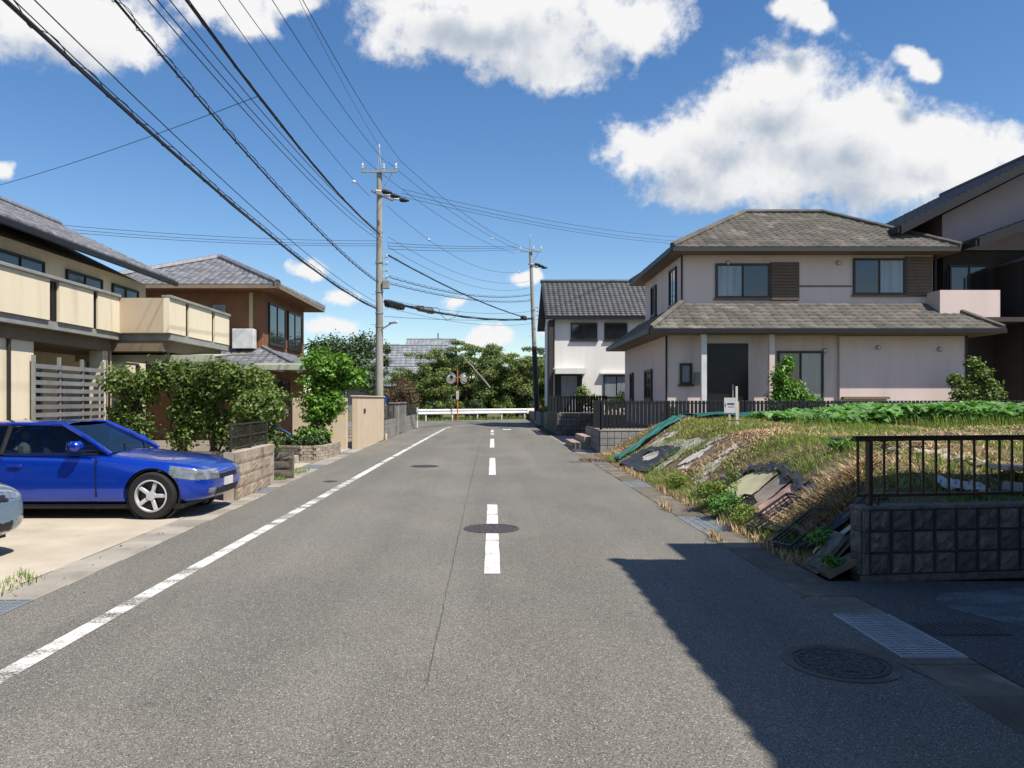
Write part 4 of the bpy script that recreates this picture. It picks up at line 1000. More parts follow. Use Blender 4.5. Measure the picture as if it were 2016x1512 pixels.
for r in range(3):
    for c in range(5): put(bm_[rnd.randrange(4)], 'block', (-4.25 - c * .4 - (.0 if r % 2 else .0), 15.42, .095 + r * .18), ew)
    put(rockface(.155, .172, .012, 190 + r, .01, 'block_brown', 4), 'block', (-4.05, 15.5, .095 + r * .18), ew, (0, 0, R(90)))
bp = thing('brick_planter', 'curved low tan brick planter at the gate entrance', 'planter', (-4.9, 21, 0))
path = [(-6.2, 20.9), (-5.6, 20.35), (-5.1, 20.1), (-4.72, 20.25), (-4.55, 20.7), (-4.5, 21.4), (-4.48, 22.3)]
def along(path, s):
    for a, b in zip(path[:-1], path[1:]):
        d = math.hypot(b[0] - a[0], b[1] - a[1])
        if s <= d: return a[0] + (b[0] - a[0]) * s / d, a[1] + (b[1] - a[1]) * s / d, math.atan2(b[1] - a[1], b[0] - a[0])
        s -= d
    return None
mb = MB(); mb.prism([(x + .03, y + .03) for x, y in path] + [(-6.2, 22.3)], 'z', -.02, .34); mb.build('core', 'mortar', bp)
br = MB().box(-.1, -.05, -.035, .1, .05, .035, .006).mesh('brick', 'brick_tan')
for r in range(5):
    s = .1 if r % 2 else .0
    while True:
        q = along(path, s + .1)
        if not q: break
        put(br, 'brick', (q[0], q[1], .035 + r * .077), bp, (0, 0, q[2])); s += .212
# low brick step beside it
bs_ = thing('brick_step', 'low brown brick step left of the curved planter', 'step', (-5.6, 18.9, 0))
MB().box(-6.6, 19.3, 0, -5.0, 19.7, .17).build('core', 'mortar', bs_)
for r in range(2):
    for c in range(8): put(br, 'brick', (-6.48 + c * .2, 19.3, .045 + r * .077), bs_)
# gate wall
gw = thing('gate_wall', 'smooth beige rendered gate wall beside the first utility pole', 'wall', (-4.4, 27, 0))
MB().box(-6.35, 24.2, 0, -4.62, 24.38, 1.66, .01).build('front_wing', 'wall_gate', gw)
MB().box(-4.52, 24.55, 0, -4.32, 30.4, 1.7, .01).build('street_wing', 'wall_gate', gw)
MB().box(-4.56, 24.52, 1.7005, -4.28, 30.44, 1.74, .008).build('coping', 'wall_gate', gw)
MB().box(-4.3195, 25.6, 1.15, -4.305, 25.95, 1.3).build('name_plate', 'steel_dark', gw)
tag(MB().lathe([(.045, 0), (.045, .22), (.03, .26), (0, .26)], (-4.22, 30.3, 0), 12).build('marker_post', 'wood_pale', None, True), 'short pale marker post at the corner of the beige wall', 'post')
# dark slatted gate and blue watering tap by the entrance
gt = thing('slat_gate', 'dark horizontal slat gate before the beige gate wall', 'gate', (-6.3, 22.6, 0))
for s in (-7.4, -6.42): MB().box(s - .03, 22.57, 0, s + .03, 22.63, 1.5).build('post', 'fence_black', gt)
gs = MB().box(-.46, -.012, -.04, .46, .012, .04, .004).mesh('slat', 'fence_black')
for k in range(13): put(gs, 'slat', (-6.91, 22.6, .2 + k * .1), gt)
hp = thing('hand_pump', 'blue hand pump with white spout at the end of the stone wall', 'pump', (-4.72, 16.4, 0))
MB().lathe([(.13, 0), (.13, .03), (.085, .05), (.085, .62), (.12, .66), (.12, .72), (.06, .78), (.05, .9), (0, .92)], (-4.72, 16.4, 0), 16).build('body', 'blue_plastic', hp, True)
MB().tube([(-4.72, 16.4, .74), (-4.9, 16.36, .76), (-4.98, 16.34, .70)], .03, 8).build('spout', 'frame_white', hp, True)
MB().tube([(-4.72, 16.4, .9), (-4.6, 16.42, 1.0), (-4.35, 16.44, .86)], .016, 6).build('handle', 'blue_plastic', hp, True)
# mesh fence on the tan wall
mf = thing('mesh_fence', 'low dark metal mesh fence on the tan stone wall', 'fence', (-4.2, 12.5, .765))
for k in range(3):
    p = mw @ Vector((.1 + k * 1.08, .11, 0)); MB().box(p.x - .02, p.y - .02, .765, p.x + .02, p.y + .02, 1.22).build('post', 'mesh_brown', mf)
for z in (.82, 1.0, 1.2):
    mb = MB(); mb.box(.05, .098, z - .012, L - .1, .112, z + .012); mb.xf(mw); mb.build('rail', 'mesh_brown', mf)
mb = MB()
for k in range(55): mb.box(.06 + k * .041, .1125, .8, .065 + k * .041, .117, 1.21)
mb.xf(mw); mb.build('bars', 'mesh_brown', mf)['kind'] = 'stuff'

# ---- far left block wall with louvre fence and gate pillars
fw = thing('far_block_wall', 'weathered grey block wall with dark louvre panels toward the junction', 'wall', (-4.3, 36, 0))
gm = [rockface(.385, .185, .012, 200 + s, .002, 'block_grey', 3) for s in range(4)]
for (ya, yb) in ((30.6, 34.3), (37.6, 43.2)):
    MB().box(-4.47, ya, -.02, -4.335, yb, .79).build('core', 'block_joint', fw)
    n = int((yb - ya) / .4)
    for r in range(4):
        for c in range(n): put(gm[rnd.randrange(4)], 'block', (-4.335, ya + .2 + c * .4, .1 + r * .195), fw, (0, 0, R(90)))
    mb = MB()
    for k in range(9): mb.box(-4.43, ya + .1, .83 + k * .06, -4.39, yb - .1, .865 + k * .06)
    mb.build('louvre_panel', 'mesh_brown', fw)
    for y in np.linspace(ya + .1, yb - .1, 3): MB().box(-4.45, y - .025, .79, -4.3895, y + .025, 1.38).build('post', 'mesh_brown', fw)
for y in (34.55, 37.35):
    pp = MB().box(-4.62, y - .2, -.02, -4.24, y + .2, 1.42, .01).build('pillar', 'block_grey', fw)
    MB().box(-4.66, y - .24, 1.42, -4.2, y + .24, 1.48, .01).build('cap', 'block_grey', pp)
tag(MB().box(-4.3, 43.3, 0, -4.22, 43.38, 1.16, .01).build('marker_post', 'rail_white'), 'thin white post at the far end of the grey block wall', 'post')

# ------------------------------------------------------------------ guard rail and traffic mirror
ga, gb = Vector((-5.55, 57.0, 0)), Vector((3.3, 63.6, 0)); gl = (gb - ga).length; gang = math.atan2(gb.y - ga.y, gb.x - ga.x)
gr = thing('guard_rail', 'white corrugated guard rail across the end of the street', 'guard rail', (-1, 60.3, 0))
gm_ = Matrix.Translation(ga) @ Matrix.Rotation(gang, 4, 'Z')
prof = [(0, .48), (-.05, .52), (-.05, .6), (0, .65), (0, .71), (-.05, .76), (-.05, .84), (0, .88), (.004, .88), (-.044, .84), (-.044, .76), (.006, .71), (.006, .65), (-.044, .6), (-.044, .52), (.004, .48)]
for k in range(3):
    mb = MB(); mb.prism(prof, 'x', gl * k / 3 + (.0 if k == 0 else .004), gl * (k + 1) / 3); mb.xf(gm_); mb.build('beam', 'rail_white', gr)
for k in range(5):
    p = gm_ @ Vector((gl * (k + .3) / 4.6, .07, 0)); mb = MB(); mb.lathe([(.06, -.05), (.06, .84), (.0, .86)], p, 12); mb.build('post', 'rail_white', gr, True)
p = gm_ @ Vector((gl - .2, -.01, 0)); mb = MB(); mb.box(-.35, -.07, .44, .4, -.055, .9); mb.xf(Matrix.Translation((p.x, p.y, 0)) @ Matrix.Rotation(gang, 4, 'Z')); mb.build('end_plate', 'rail_white', gr)
tm = thing('traffic_mirror', 'orange pole with two round convex traffic mirrors at the junction', 'traffic mirror', (-2.66, 58.4, 0))
MB().lathe([(.055, -.05), (.05, 3.85), (0, 3.87)], (-2.66, 58.4, 0), 12).build('pole', 'orange', tm, True)
for s, yaw in ((-1, R(12)), (1, R(-50))):
    c = Vector((-2.66 + s * .5, 58.28, 3.22)); mm = Matrix.Translation(c) @ Matrix.Rotation(-yaw, 4, 'Z') @ Matrix.Rotation(R(8), 4, 'X') @ Matrix.Rotation(R(90), 4, 'X')
    mi = MB().lathe([(.40, -.02), (.40, .015), (.37, .03), (.28, .055), (.15, .075), (0, .082)], n=28, m=mm).build('mirror', 'mirror', tm, True)
    MB().lathe([(0, -.10), (.25, -.09), (.40, -.05), (.405, -.03), (.41, .0), (.401, -.021)], n=28, m=mm).build('housing', 'galv', mi, True)
    MB().lathe([(.401, .0), (.415, .0), (.415, .022), (.401, .026)], n=28, m=mm, cap=False).build('rim', 'frame_white', mi, True)
    mb = MB(); vs = []
    for k in range(13):
        a = R(20 + 140 * k / 12); vs += [mm @ Vector((.43 * math.cos(a), .43 * math.sin(a), 0)), mm @ Vector((.43 * math.cos(a), .43 * math.sin(a), .22))]
    vs2 = [v + (mm.to_3x3() @ Vector((0, .012, 0))) for v in vs]
    mb.add(vs + vs2, [(2 * i, 2 * i + 1, 2 * i + 3, 2 * i + 2) for i in range(12)] + [(26 + 2 * i, 26 + 2 * i + 2, 26 + 2 * i + 3, 26 + 2 * i + 1) for i in range(12)]); mb.build('hood', 'galv', mi)
    MB().tube([(-2.66, 58.4, 3.3), (c.x - s * .1, 58.42, 3.3)], .025, 6).build('bracket', 'orange', tm)
pt = MB().box(-2.66 - .095, 58.32, 1.62, -2.66 + .095, 58.335, 2.24, .01).build('plate', 'plate_white', tm)
# three stacked dark marks, as read from the street
for z in (2.1, 1.93, 1.75):
    MB().box(-2.71, 58.317, z - .008, -2.61, 58.319, z + .008).build('mark', 'ink', pt)
    MB().box(-2.668, 58.3165, z - .06, -2.652, 58.3185, z + .06).build('mark', 'ink', pt)
    MB().box(-2.70, 58.3175, z - .062, -2.62, 58.3195, z - .048).build('mark', 'ink', pt)

# ------------------------------------------------------------------ utility poles
def insulator(mb, p, h=.22, r=.055, mat_=None):
    prof = [(r * .5, 0), (r * .5, h * .2), (r, h * .28), (r * .5, h * .4), (r * .95, h * .5), (r * .5, h * .62), (r * .85, h * .72), (r * .4, h * .85), (r * .35, h), (0, h)]
    mb.lathe(prof, p, 10)
def pole(label, x, y, h, lean=(0, 0), shade_tube=0.0, arm_rot=0.0):
    t = thing('utility_pole', label, 'utility pole', (x, y, 0), None, 0, True)
    def C(z): return Vector((lean[0] * z / h, lean[1] * z / h, z))
    MB().tube([C(-.3), C(h * .5), C(h)], [.175, .145, .105], 20).build('shaft', 'pole_concrete', t, True)
    if shade_tube:
        MB().tube([C(.2), C(shade_tube)], [.178, .166], 20).build('shade_tube', 'pole_shade', t, True)  # black tube round the shaft stands in for shadow on it
    mb = MB()
    for s in (-1, 1): mb.tube([C(h - .25) + Vector((s * .1, -.02, 0)), C(h + .35) + Vector((s * .05, -.02, 0)), C(h + .9) + Vector((0, -.02, 0))], .022, 6)
    mb.build('top_stay', 'galv', t)
    mb = MB(); insulator(mb, C(h + .9) + Vector((0, -.02, 0)), .2, .05); mb.build('top_insulator', 'porcelain', t, True)
    def arm(z, x0, x1, yoff, m='galv'):
        c = C(z); mb = MB(); mb.box(x0, yoff - .04, -.04, x1, yoff + .04, .04); mb.xf(Matrix.Translation(c) @ Matrix.Rotation(arm_rot, 4, 'Z')); a = mb.build('crossarm', m, t)
        mb = MB(); mb.tube([c + Matrix.Rotation(arm_rot, 3, 'Z') @ Vector((.75 * x1, yoff, -.02)), C(z - .75) + Vector((.1, yoff * .5, 0))], .018, 5); mb.build('brace', 'galv', t)
        return a, c
    a, c = arm(h - .05, -.72, .75, -.15)
    rm = Matrix.Rotation(arm_rot, 3, 'Z')
    for xx in (-.66, .2, .7):
        mb = MB(); insulator(mb, c + rm @ Vector((xx, -.15, .045)), .3, .075); mb.build('insulator', 'porcelain', t, True)
    # dead-end arm for the wires leaving to the right
    c2 = C(h - .98); mb = MB(); mb.box(-.05, -.75, -.045, .05, .8, .045); mb.xf(Matrix.Translation(c2 + Vector((.12, 0, 0))) @ Matrix.Rotation(R(-24), 4, 'Z')); mb.build('crossarm', 'galv', t)
    for k, (yy, dz) in enumerate([(.7, .12), (.0, 0), (-.65, -.12)]):
        q = c2 + Matrix.Rotation(R(-24), 3, 'Z') @ Vector((0, yy, 0)) + Vector((.12, 0, .03))
        mb = MB(); mb.lathe([(.02, 0), (.06, .03), (.03, .07), (.06, .11), (.03, .15), (.06, .19), (.02, .24)], n=9, m=Matrix.Translation(q + Vector((.08, 0, 0))) @ Matrix.Rotation(R(97), 4, 'Y')); mb.build('strain_insulator', 'porcelain', t, True)
        mb = MB(); mb.lathe([(.03, 0), (.095, .05), (.1, .16), (.08, .3), (.03, .42)], n=10, m=Matrix.Translation(q + Vector((.33, 0, -.03))) @ Matrix.Rotation(R(97), 4, 'Y')); mb.build('cover', 'cable', t, True)
    # low-voltage rack and fittings
    for k in range(4):
        z = h * .6 + k * .28; q = C(z) + Vector((.2, -.05, 0)); mb = MB(); mb.box(q.x - .12, q.y - .015, z - .015, q.x + .12, q.y + .015, z + .015); mb.build('rack_bracket', 'galv', t)
        mb = MB(); insulator(mb, q + Vector((.12, 0, .0)), .14, .05); mb.build('insulator', 'porcelain', t, True)
    MB().box(.14, -.2, h * .56, .42, .0, h * .56 + .34, .02).build('switch_box', 'gutter_grey', t)
    for z in (h * .42, h * .47, h * .55, h * .66):
        c = C(z); MB().lathe([(.162, -.03), (.166, -.03), (.166, .03), (.162, .03)], c, 20, None, False).build('band', 'galv', t, True)
    mb = MB()
    for k in range(12): z = 2.2 + k * .62; c = C(z); s = 1 if k % 2 else -1; mb.tube([c + Vector((s * .13, 0, 0)), c + Vector((s * .34, 0, .0))], .009, 5)
    stuff(mb.build('climbing_bolts', 'galv', t))
    c = C(h * .41); mb = MB(); mb.tube([c + Vector((0.12, -.1, 0)), c + Vector((.55, -.3, .22))], .03, 6); mb.build('lamp_arm', 'galv', t)
    mb = MB(); mb.box(-.06, -.25, -.05, .06, .25, .05, .03); mb.xf(Matrix.Translation(c + Vector((.62, -.35, .24))) @ Matrix.Rotation(R(50), 4, 'Z')); mb.build('street_lamp', 'frame_white', t)
    return t
PX, PY, PH = -4.62, 31.2, 10.95
pole('tall concrete utility pole behind the beige gate wall', PX, PY, PH)
pole('leaning concrete utility pole with shade painted on its lower part by the far planter', 3.05, 51.5, 11.65, (-.46, 0), 5.2)
pole('concrete utility pole out of frame behind the camera on the left', -4.62, -5.0, 9.2)
pole('concrete utility pole hidden behind the mauve house', 25.0, 64.0, 9.0)
pole('concrete utility pole beyond the cream house on the left', -27, 16.0, 8.0)
# distant steel pole over the trees
t = thing('distant_pole', 'tiny distant pole sticking up above the far roof', 'utility pole', (-10.3, 145, 0))
MB().tube([(-10.3, 145, 0), (-10.3, 145, 14.3)], [.2, .1], 8).build('shaft', 'wire_grey', t)
for z in (13.2, 12.4): MB().box(-10.9 + (z < 13) * .2, 144.95, z, -9.7 - (z < 13) * .1, 145.05, z + .12).build('crossarm', 'wire_grey', t)

# ------------------------------------------------------------------ overhead wires
def span(p0, p1, sag, n=26):
    p0, p1 = Vector(p0), Vector(p1); out = []
    for i in range(n):
        t_ = i / (n - 1); q = p0.lerp(p1, t_); q.z -= 4 * sag * t_ * (1 - t_); out.append(q)
    return out
def wire(pts, r, label, m='cable', n=5, group='overhead wires'):
    return tag(MB().tube(pts, r, n).build('overhead_wire', m, None, True), label, 'wire', group)
def street_wire(ppx, ppy, tpx, k=.003, Yend=-5.0, n=30):
    """wire along the street: ends at the first pole where it shows at (ppx,ppy), leaves the picture at (tpx,0)"""
    q = P(ppx, ppy, PY - .15); Yt = q.x * 1500 / (tpx - 969); Zt = 1.6 + 787 / 1500 * Yt; d = q.y - Yt
    a = (Zt - q.z - k * d * d) / d
    return [Vector((q.x, y, q.z + a * (q.y - y) + k * (q.y - y) ** 2)) for y in np.linspace(q.y, Yend, n)]
for (ppx, ppy, tpx, r, lab) in [(722, 318, 470, .009, 'upper thin wire to the left insulator of the first pole'), (758, 318, 536, .009, 'upper thin wire to the middle insulator of the first pole'),
        (790, 318, 596, .009, 'upper thin wire to the right insulator of the first pole'), (745, 285, 589, .006, 'topmost hair-thin wire to the tip of the first pole'),
        (727, 386, 430, .009, 'thin wire with a white ball near the lower arm of the first pole'), (752, 476, 291, .009, 'leftmost of the three close thin wires'),
        (753, 468, 309, .009, 'middle of the three close thin wires'), (754, 460, 334, .009, 'rightmost of the three close thin wires')]:
    wire(street_wire(ppx, ppy, tpx), r, lab)
def bundle(pts, r, label, wraps, wr, parts):
    """a cable with its messenger wire and loops of lashing"""
    t = thing('cable_bundle', label, 'cable', pts[0], 'lashed cable bundles')
    MB().tube(pts, r, 7).build('cable', 'cable', t, True)
    for (dx, dz, rr) in parts: MB().tube([p + Vector((dx, 0, dz + .012 * math.sin(i * 1.7))) for i, p in enumerate(pts)], rr, 5).build('messenger', 'cable', t, True)
    mb = MB(); n = len(pts); N_ = wraps * 8; hp = []
    for i in range(N_):
        f = i / N_ * (n - 1); a = int(f); q = pts[a].lerp(pts[min(a + 1, n - 1)], f - a); w = 2 * math.pi * i / 8
        hp.append(q + Vector((math.cos(w) * wr * .7, 0, math.sin(w) * wr + wr * .35)))
    mb.tube(hp, .0055, 4, False); mb.build('lashing', 'cable', t, True)
    return pts
b1 = street_wire(741, 607, 10, .0025); bundle(b1, .026, 'thickest black cable bundle at the upper left of the street', 46, .055, [(.05, -.05, .02), (-.03, .10, .007)])
b2 = street_wire(744, 556, 226, .0028); bundle(b2, .017, 'black cable with evenly spaced loops, second from the left', 56, .06, [(.0, .07, .006)])
b4 = street_wire(748, 462, 366, .003); bundle(b4, .02, 'black twisted cable bundle reaching the top centre left', 24, .035, [(.02, .015, .012)])
wire([p + Vector((.06, 0, .22)) for p in b1], .008, 'thin wire just above the thickest cable bundle')
# wires between the two poles
Q2 = lambda px, py: P(px, py, 51.3)
for (a, b, sag, r, lab) in [((722, 318), (1014, 499), .5, .009, 'thin wire from the left insulator down to the far pole'), ((763, 318), (1040, 497), .5, .009, 'thin wire from the middle insulator down to the far pole'),
        ((790, 318), (1060, 496), .6, .009, 'thin wire from the right insulator down to the far pole'), ((762, 405), (1022, 535), .9, .008, 'sagging thin wire with white balls between the poles'),
        ((762, 478), (1016, 484), .1, .01, 'upper of the level wires between the poles'), ((762, 484), (1020, 487), .1, .01, 'middle of the level wires between the poles'), ((762, 490), (1018, 491), .1, .01, 'lower of the level wires between the poles'),
        ((764, 466), (1044, 553), .8, .008, 'thin wire from the rack to the far pole fittings'), ((764, 486), (1044, 566), .8, .008, 'second thin wire from the rack to the far pole'), ((764, 590), (1050, 612), .35, .008, 'thin wire above the splice boxes'),
        ((757, 623), (1052, 626), .15, .009, 'lowest level wire between the two poles'), ((757, 604), (1052, 636), .4, .008, 'thin drooping wire below the splice boxes')]:
    wire(span(P(*a, PY), Q2(*b), sag), r, lab)
for (a, b, sag, r, wraps, lab) in [((764, 545), (1046, 580), .45, .014, 30, 'looped cable between the poles, upper one'), ((762, 557), (1046, 592), .35, .014, 30, 'looped cable between the poles, lower one')]:
    bundle(span(P(*a, PY), Q2(*b), sag), r, lab, wraps, .06, [(0, .07, .006)])
mc = span(P(764, 503, PY), Q2(1036, 626), .25); bundle(mc, .024, 'thick black cable slanting down to the far pole', 8, .03, [(.0, .04, .01)])
lc = span(P(757, 592, PY), Q2(1050, 627), .35); bundle(lc, .03, 'thick low cable carrying the splice boxes', 10, .04, [(.0, .05, .012), (.03, -.04, .016)])
# loose drip loop
wire([P(775, 600, 31.6), P(862, 606, 38), P(870, 622, 38.5), P(880, 630, 38.9), P(895, 625, 39.2), P(903, 613, 39.5)], .012, 'loose cable loop hanging below the splice boxes')
def splice(px, py, Y, L, h, lab, m='cable'):
    t = thing('splice_box', lab, 'splice box', P(px, py, Y), 'cable splice boxes', math.atan2(20.3, 7.7), True)
    MB().box(-L / 2, -.12, -h / 2, L / 2, .12, h / 2, .05).build('case', m, t, True)
    for s in (-1, 1): MB().lathe([(.1, 0), (.05, .12), (.03, .2)], n=10, m=Matrix.Translation((s * L / 2, 0, .03)) @ Matrix.Rotation(R(90 * s), 4, 'Y')).build('end_cap', m, t, True)
    for s in (-.3, .3): MB().box(s * L - .03, -.13, -h / 2 - .01, s * L + .03, .13, h / 2 + .01, .01).build('strap', 'wire_grey', t)
splice(777, 601, 32.6, 1.5, .26, 'black splice box hanging close to the first pole'); splice(838, 610, 36.0, 1.6, .24, 'grey splice box hanging further along the cable', 'wall_grey')
splice(1031, 626, 49.5, .7, .26, 'small black splice box beside the far pole')
# three wires to the right
for k, (a, b, lab) in enumerate([((790, 372), (1545, 462), 'upper of three thin wires leading right over the mauve house'), ((790, 380), (1545, 470), 'middle of three thin wires leading right over the mauve house'), ((770, 382), (1545, 476), 'lower of three thin wires leading right over the mauve house')]):
    wire(span(P(*a, PY), P(*b, 64), 1.0), .009, lab)
# wires to the left and the service drop
for k, (a, b, lab) in enumerate([((744, 474), (-240, 338), 'upper of three wires leading left over the cream house'), ((744, 480), (-240, 345), 'middle of three wires leading left over the cream house'), ((744, 484), (-240, 352), 'lower of three wires leading left over the cream house')]):
    lw = span(P(*a, PY), (-27 + .1 * k, 16, 7.9 - .12 * k), .75); wire(lw, .008, lab)
q = min(b4, key=lambda p: abs(p.y - 15.5)); wire(span(q, (-15.2, 21.6, 7.35), .12, 12), .007, 'single service wire crossing the sky from the cable to the left')
# white balls on wires
for k, (px, py, Y, lab) in enumerate([(697, 358, 26.5, 'white ball on the wire left of the first pole'), (844, 472, 37, 'white ball on the sagging wire between the poles'), (969, 470, 45, 'white ball on the upper wire near the far pole'), (1021, 535, 50.8, 'white ball at the end of the sagging wire')]):
    bm = bmesh.new(); bmesh.ops.create_uvsphere(bm, u_segments=14, v_segments=9, radius=.07); bmesh.ops.scale(bm, vec=(1, 1, .85), verts=bm.verts); me = bpy.data.meshes.new('wire_ball'); bm.to_mesh(me); bm.free(); me.shade_smooth(); me.materials.append(M['porcelain'])
    tag(put(me, 'wire_ball', P(px, py, Y)), lab, 'insulator ball')

# ------------------------------------------------------------------ building kit
def tiles(mb, A, B, C, D, tw=.3, th=.26, lift=.045, wave=.03):
    """overlapping roof tiles on the quad A,B (eave) C,D (top); every tile is its own loose piece"""
    A, B, C, D = [Vector(p) for p in (A, B, C, D)]
    e = (B - A).normalized(); nrm_ = (B - A).cross((D - A) if (D - A).length > .01 else (C - A)).normalized()
    if nrm_.z < 0: nrm_ = -nrm_
    up = nrm_.cross(e); up = up if up.z > 0 else -up
    S = max((D - A).dot(up), (C - B).dot(up)); n = max(1, int(round(S / th)))
    uD, uC, uB = (D - A).dot(e), (C - A).dot(e), (B - A).dot(e)
    for i in range(n):
        s0, s1 = i / n, min(1, (i + 1.12) / n)
        l0, l1, r0, r1 = uD * s0, uD * s1, uB + (uC - uB) * s0, uB + (uC - uB) * s1
        k0 = math.floor(l0 / tw) - 1; k1 = math.ceil(r0 / tw) + 1; off = (i % 2) * .5 * tw * (wave < .02)
        for k in range(k0, k1):
            a, b = k * tw + off + .003, (k + 1) * tw + off - .003
            a0, b0 = max(a, l0), min(b, r0); a1, b1 = max(a, l1), min(b, r1)
            if b0 - a0 < .03: continue
            if b1 < a1: a1 = b1 = min(max((a + b) / 2, l1), r1)
            vs = []; j = rnd.uniform(-.004, .004)
            for q, hgt in enumerate((0.0, 1.0, .55, .1)):
                f = q / 3
                p0 = A + e * (a0 + (b0 - a0) * f) + up * (S * s0); p1 = A + e * (a1 + (b1 - a1) * f) + up * (S * s1)
                vs += [p0 + nrm_ * .004, p0 + nrm_ * (lift + wave * hgt + j), p1 + nrm_ * (.012 + wave * hgt + j)]
            fs = []
            for q in range(3):
                o = q * 3; fs += [(o, o + 3, o + 4, o + 1), (o + 1, o + 4, o + 5, o + 2)]
            mb.add(vs, fs)

def roofmesh(mb, name, m, parent):
    o = fast(name, np.array([tuple(v) for v in mb.v]), np.array(mb.f), m, parent); return stuff(o)

def hip_roof(parent, x0, x1, y0, y1, ze, rx0, rx1, ry, zr, m, fascia='gutter_dark', soff='soffit', tw=.3, th=.26, wave=.03, ridge_r=.1, thick=.14):
    """deck, soffit edge, tiles, ridge rolls; the ridge runs along x (may be a point)"""
    a, b, c, d = V(x0, y0, ze), V(x1, y0, ze), V(x1, y1, ze), V(x0, y1, ze); r0, r1 = V(rx0, ry, zr), V(rx1, ry, zr)
    k = V(0, 0, thick); vs = [a, b, c, d, r0, r1, a - k, b - k, c - k, d - k]
    deck = MB().add(vs, [(0, 1, 5, 4), (1, 2, 5), (2, 3, 4, 5), (3, 0, 4), (9, 8, 7, 6)]).build('roof', m, parent)
    mb = MB()
    for p, q in ((a, b), (b, c), (c, d), (d, a)):
        dr = (q - p).normalized(); out = V(dr.y, -dr.x, 0)
        mb.add([p + out * .004, q + out * .004, q + out * .03, p + out * .03, p - k + out * .004, q - k + out * .004, q - k + out * .05, p - k + out * .05], [(0, 1, 2, 3), (7, 6, 5, 4), (3, 2, 6, 7), (0, 3, 7, 4), (1, 0, 4, 5), (2, 1, 5, 6)])
    mb.build('fascia', fascia, deck)
    kk = V(0, 0, thick + .004)
    MB().add([a - kk, b - kk, c - kk, d - kk], [(0, 1, 2, 3)]).build('soffit', soff, deck)
    mb = MB(); tiles(mb, a, b, r1, r0, tw, th, .045, wave); tiles(mb, b, c, r1, r1, tw, th, .045, wave); tiles(mb, d, a, r0, r0, tw, th, .045, wave)
    tiles(mb, c, d, r0, r1, tw, th, .045, wave)
    roofmesh(mb, 'roof_tiles', m, deck)
    mb = MB(); up_ = V(0, 0, .07)
    for p, q in ((a, r0), (b, r1), (c, r1), (d, r0)) + (((r0, r1),) if (r1 - r0).length > .1 else ()):
        n = max(2, int((q - p).length / .4)); pts = [p.lerp(q, i / n) + up_ for i in range(n + 1)]
        mb.tube(pts, [ridge_r * (1.0 + .1 * (i % 2)) for i in range(n + 1)], 7)
    mb.build('ridge_tiles', m, deck)
    return deck

def skirt_roof(parent, x0, x1, y0, y1, ix0, ix1, iy0, ze, zt, m, thick=.12, right=True, left=True, soff='soffit'):
    """lean-to roof round the front and sides of a wider ground floor, dying into the upper wall"""
    a, b = V(x0, y0, ze), V(x1, y0, ze); ia, ib = V(ix0, iy0, zt), V(ix1, iy0, zt); c, d = V(x1, y1, ze), V(x0, y1, ze); ic, id_ = V(ix1, y1, zt), V(ix0, y1, zt)
    k = V(0, 0, thick)
    deck = MB().add([a, b, ib, ia, c, d, ic, id_, a - k, b - k, c - k, d - k], [(0, 1, 2, 3), (1, 4, 6, 2), (5, 0, 3, 7), (11, 10, 9, 8), (0, 8, 9, 1), (1, 9, 10, 4), (5, 11, 8, 0)]).build('lower_roof', m, parent)
    mb = MB(); tiles(mb, a, b, ib, ia, .3, .26, .04, .025); tiles(mb, b, c, ic, ib, .3, .26, .04, .025); tiles(mb, d, a, ia, id_, .3, .26, .04, .025)
    roofmesh(mb, 'roof_tiles', m, deck)
    mb = MB(); mb.box(x0 - .05, y0 - .07, ze - thick, x1 + .05, y0 - .004, ze + .03); mb.box(x0 - .07, y0 - .003, ze - thick, x0 - .004, y1, ze + .03); mb.box(x1 + .004, y0 - .003, ze - thick, x1 + .07, y1, ze + .03)
    mb.build('fascia', 'gutter_dark', deck)
    MB().add([a - k * 1.05, b - k * 1.05, c - k * 1.05, d - k * 1.05], [(0, 1, 2, 3)]).build('soffit', soff, deck)
    for p, q in ((a, ia), (b, ib)): MB().tube([p + V(0, 0, .07), q + V(0, 0, .07)], .09, 7).build('ridge_tile', m, deck)
    return deck

def gable_roof_x(parent, x0, x1, y0, y1, ze, ry, zr, m, fascia='gutter_dark', tw=.3, th=.26, wave=.03, thick=.16, soff='soffit'):
    """ridge along x at y=ry; slopes face -y and +y"""
    p = [V(x0, y0, ze), V(x1, y0, ze), V(x1, ry, zr), V(x0, ry, zr), V(x1, y1, ze), V(x0, y1, ze)]; k = V(0, 0, thick)
    deck = MB().add(p + [v - k for v in p], [(0, 1, 2, 3), (3, 2, 4, 5), (6, 9, 8, 7), (9, 11, 10, 8), (0, 3, 9, 6), (3, 5, 11, 9), (1, 7, 8, 2), (2, 8, 10, 4), (0, 6, 7, 1), (5, 4, 10, 11)]).build('roof', m, parent)
    mb = MB(); tiles(mb, p[0], p[1], p[2], p[3], tw, th, .045, wave); tiles(mb, p[4], p[5], p[3], p[2], tw, th, .045, wave); roofmesh(mb, 'roof_tiles', m, deck)
    mb = MB(); mb.tube([p[3] + V(-.05, 0, .08), p[2] + V(.05, 0, .08)], .12, 8); mb.build('ridge_tiles', m, deck)
    mb = MB(); mb.box(x0, y0 - .12, ze - thick - .02, x1, y0 - .004, ze - .02); mb.build('gutter', fascia, deck)
    return deck

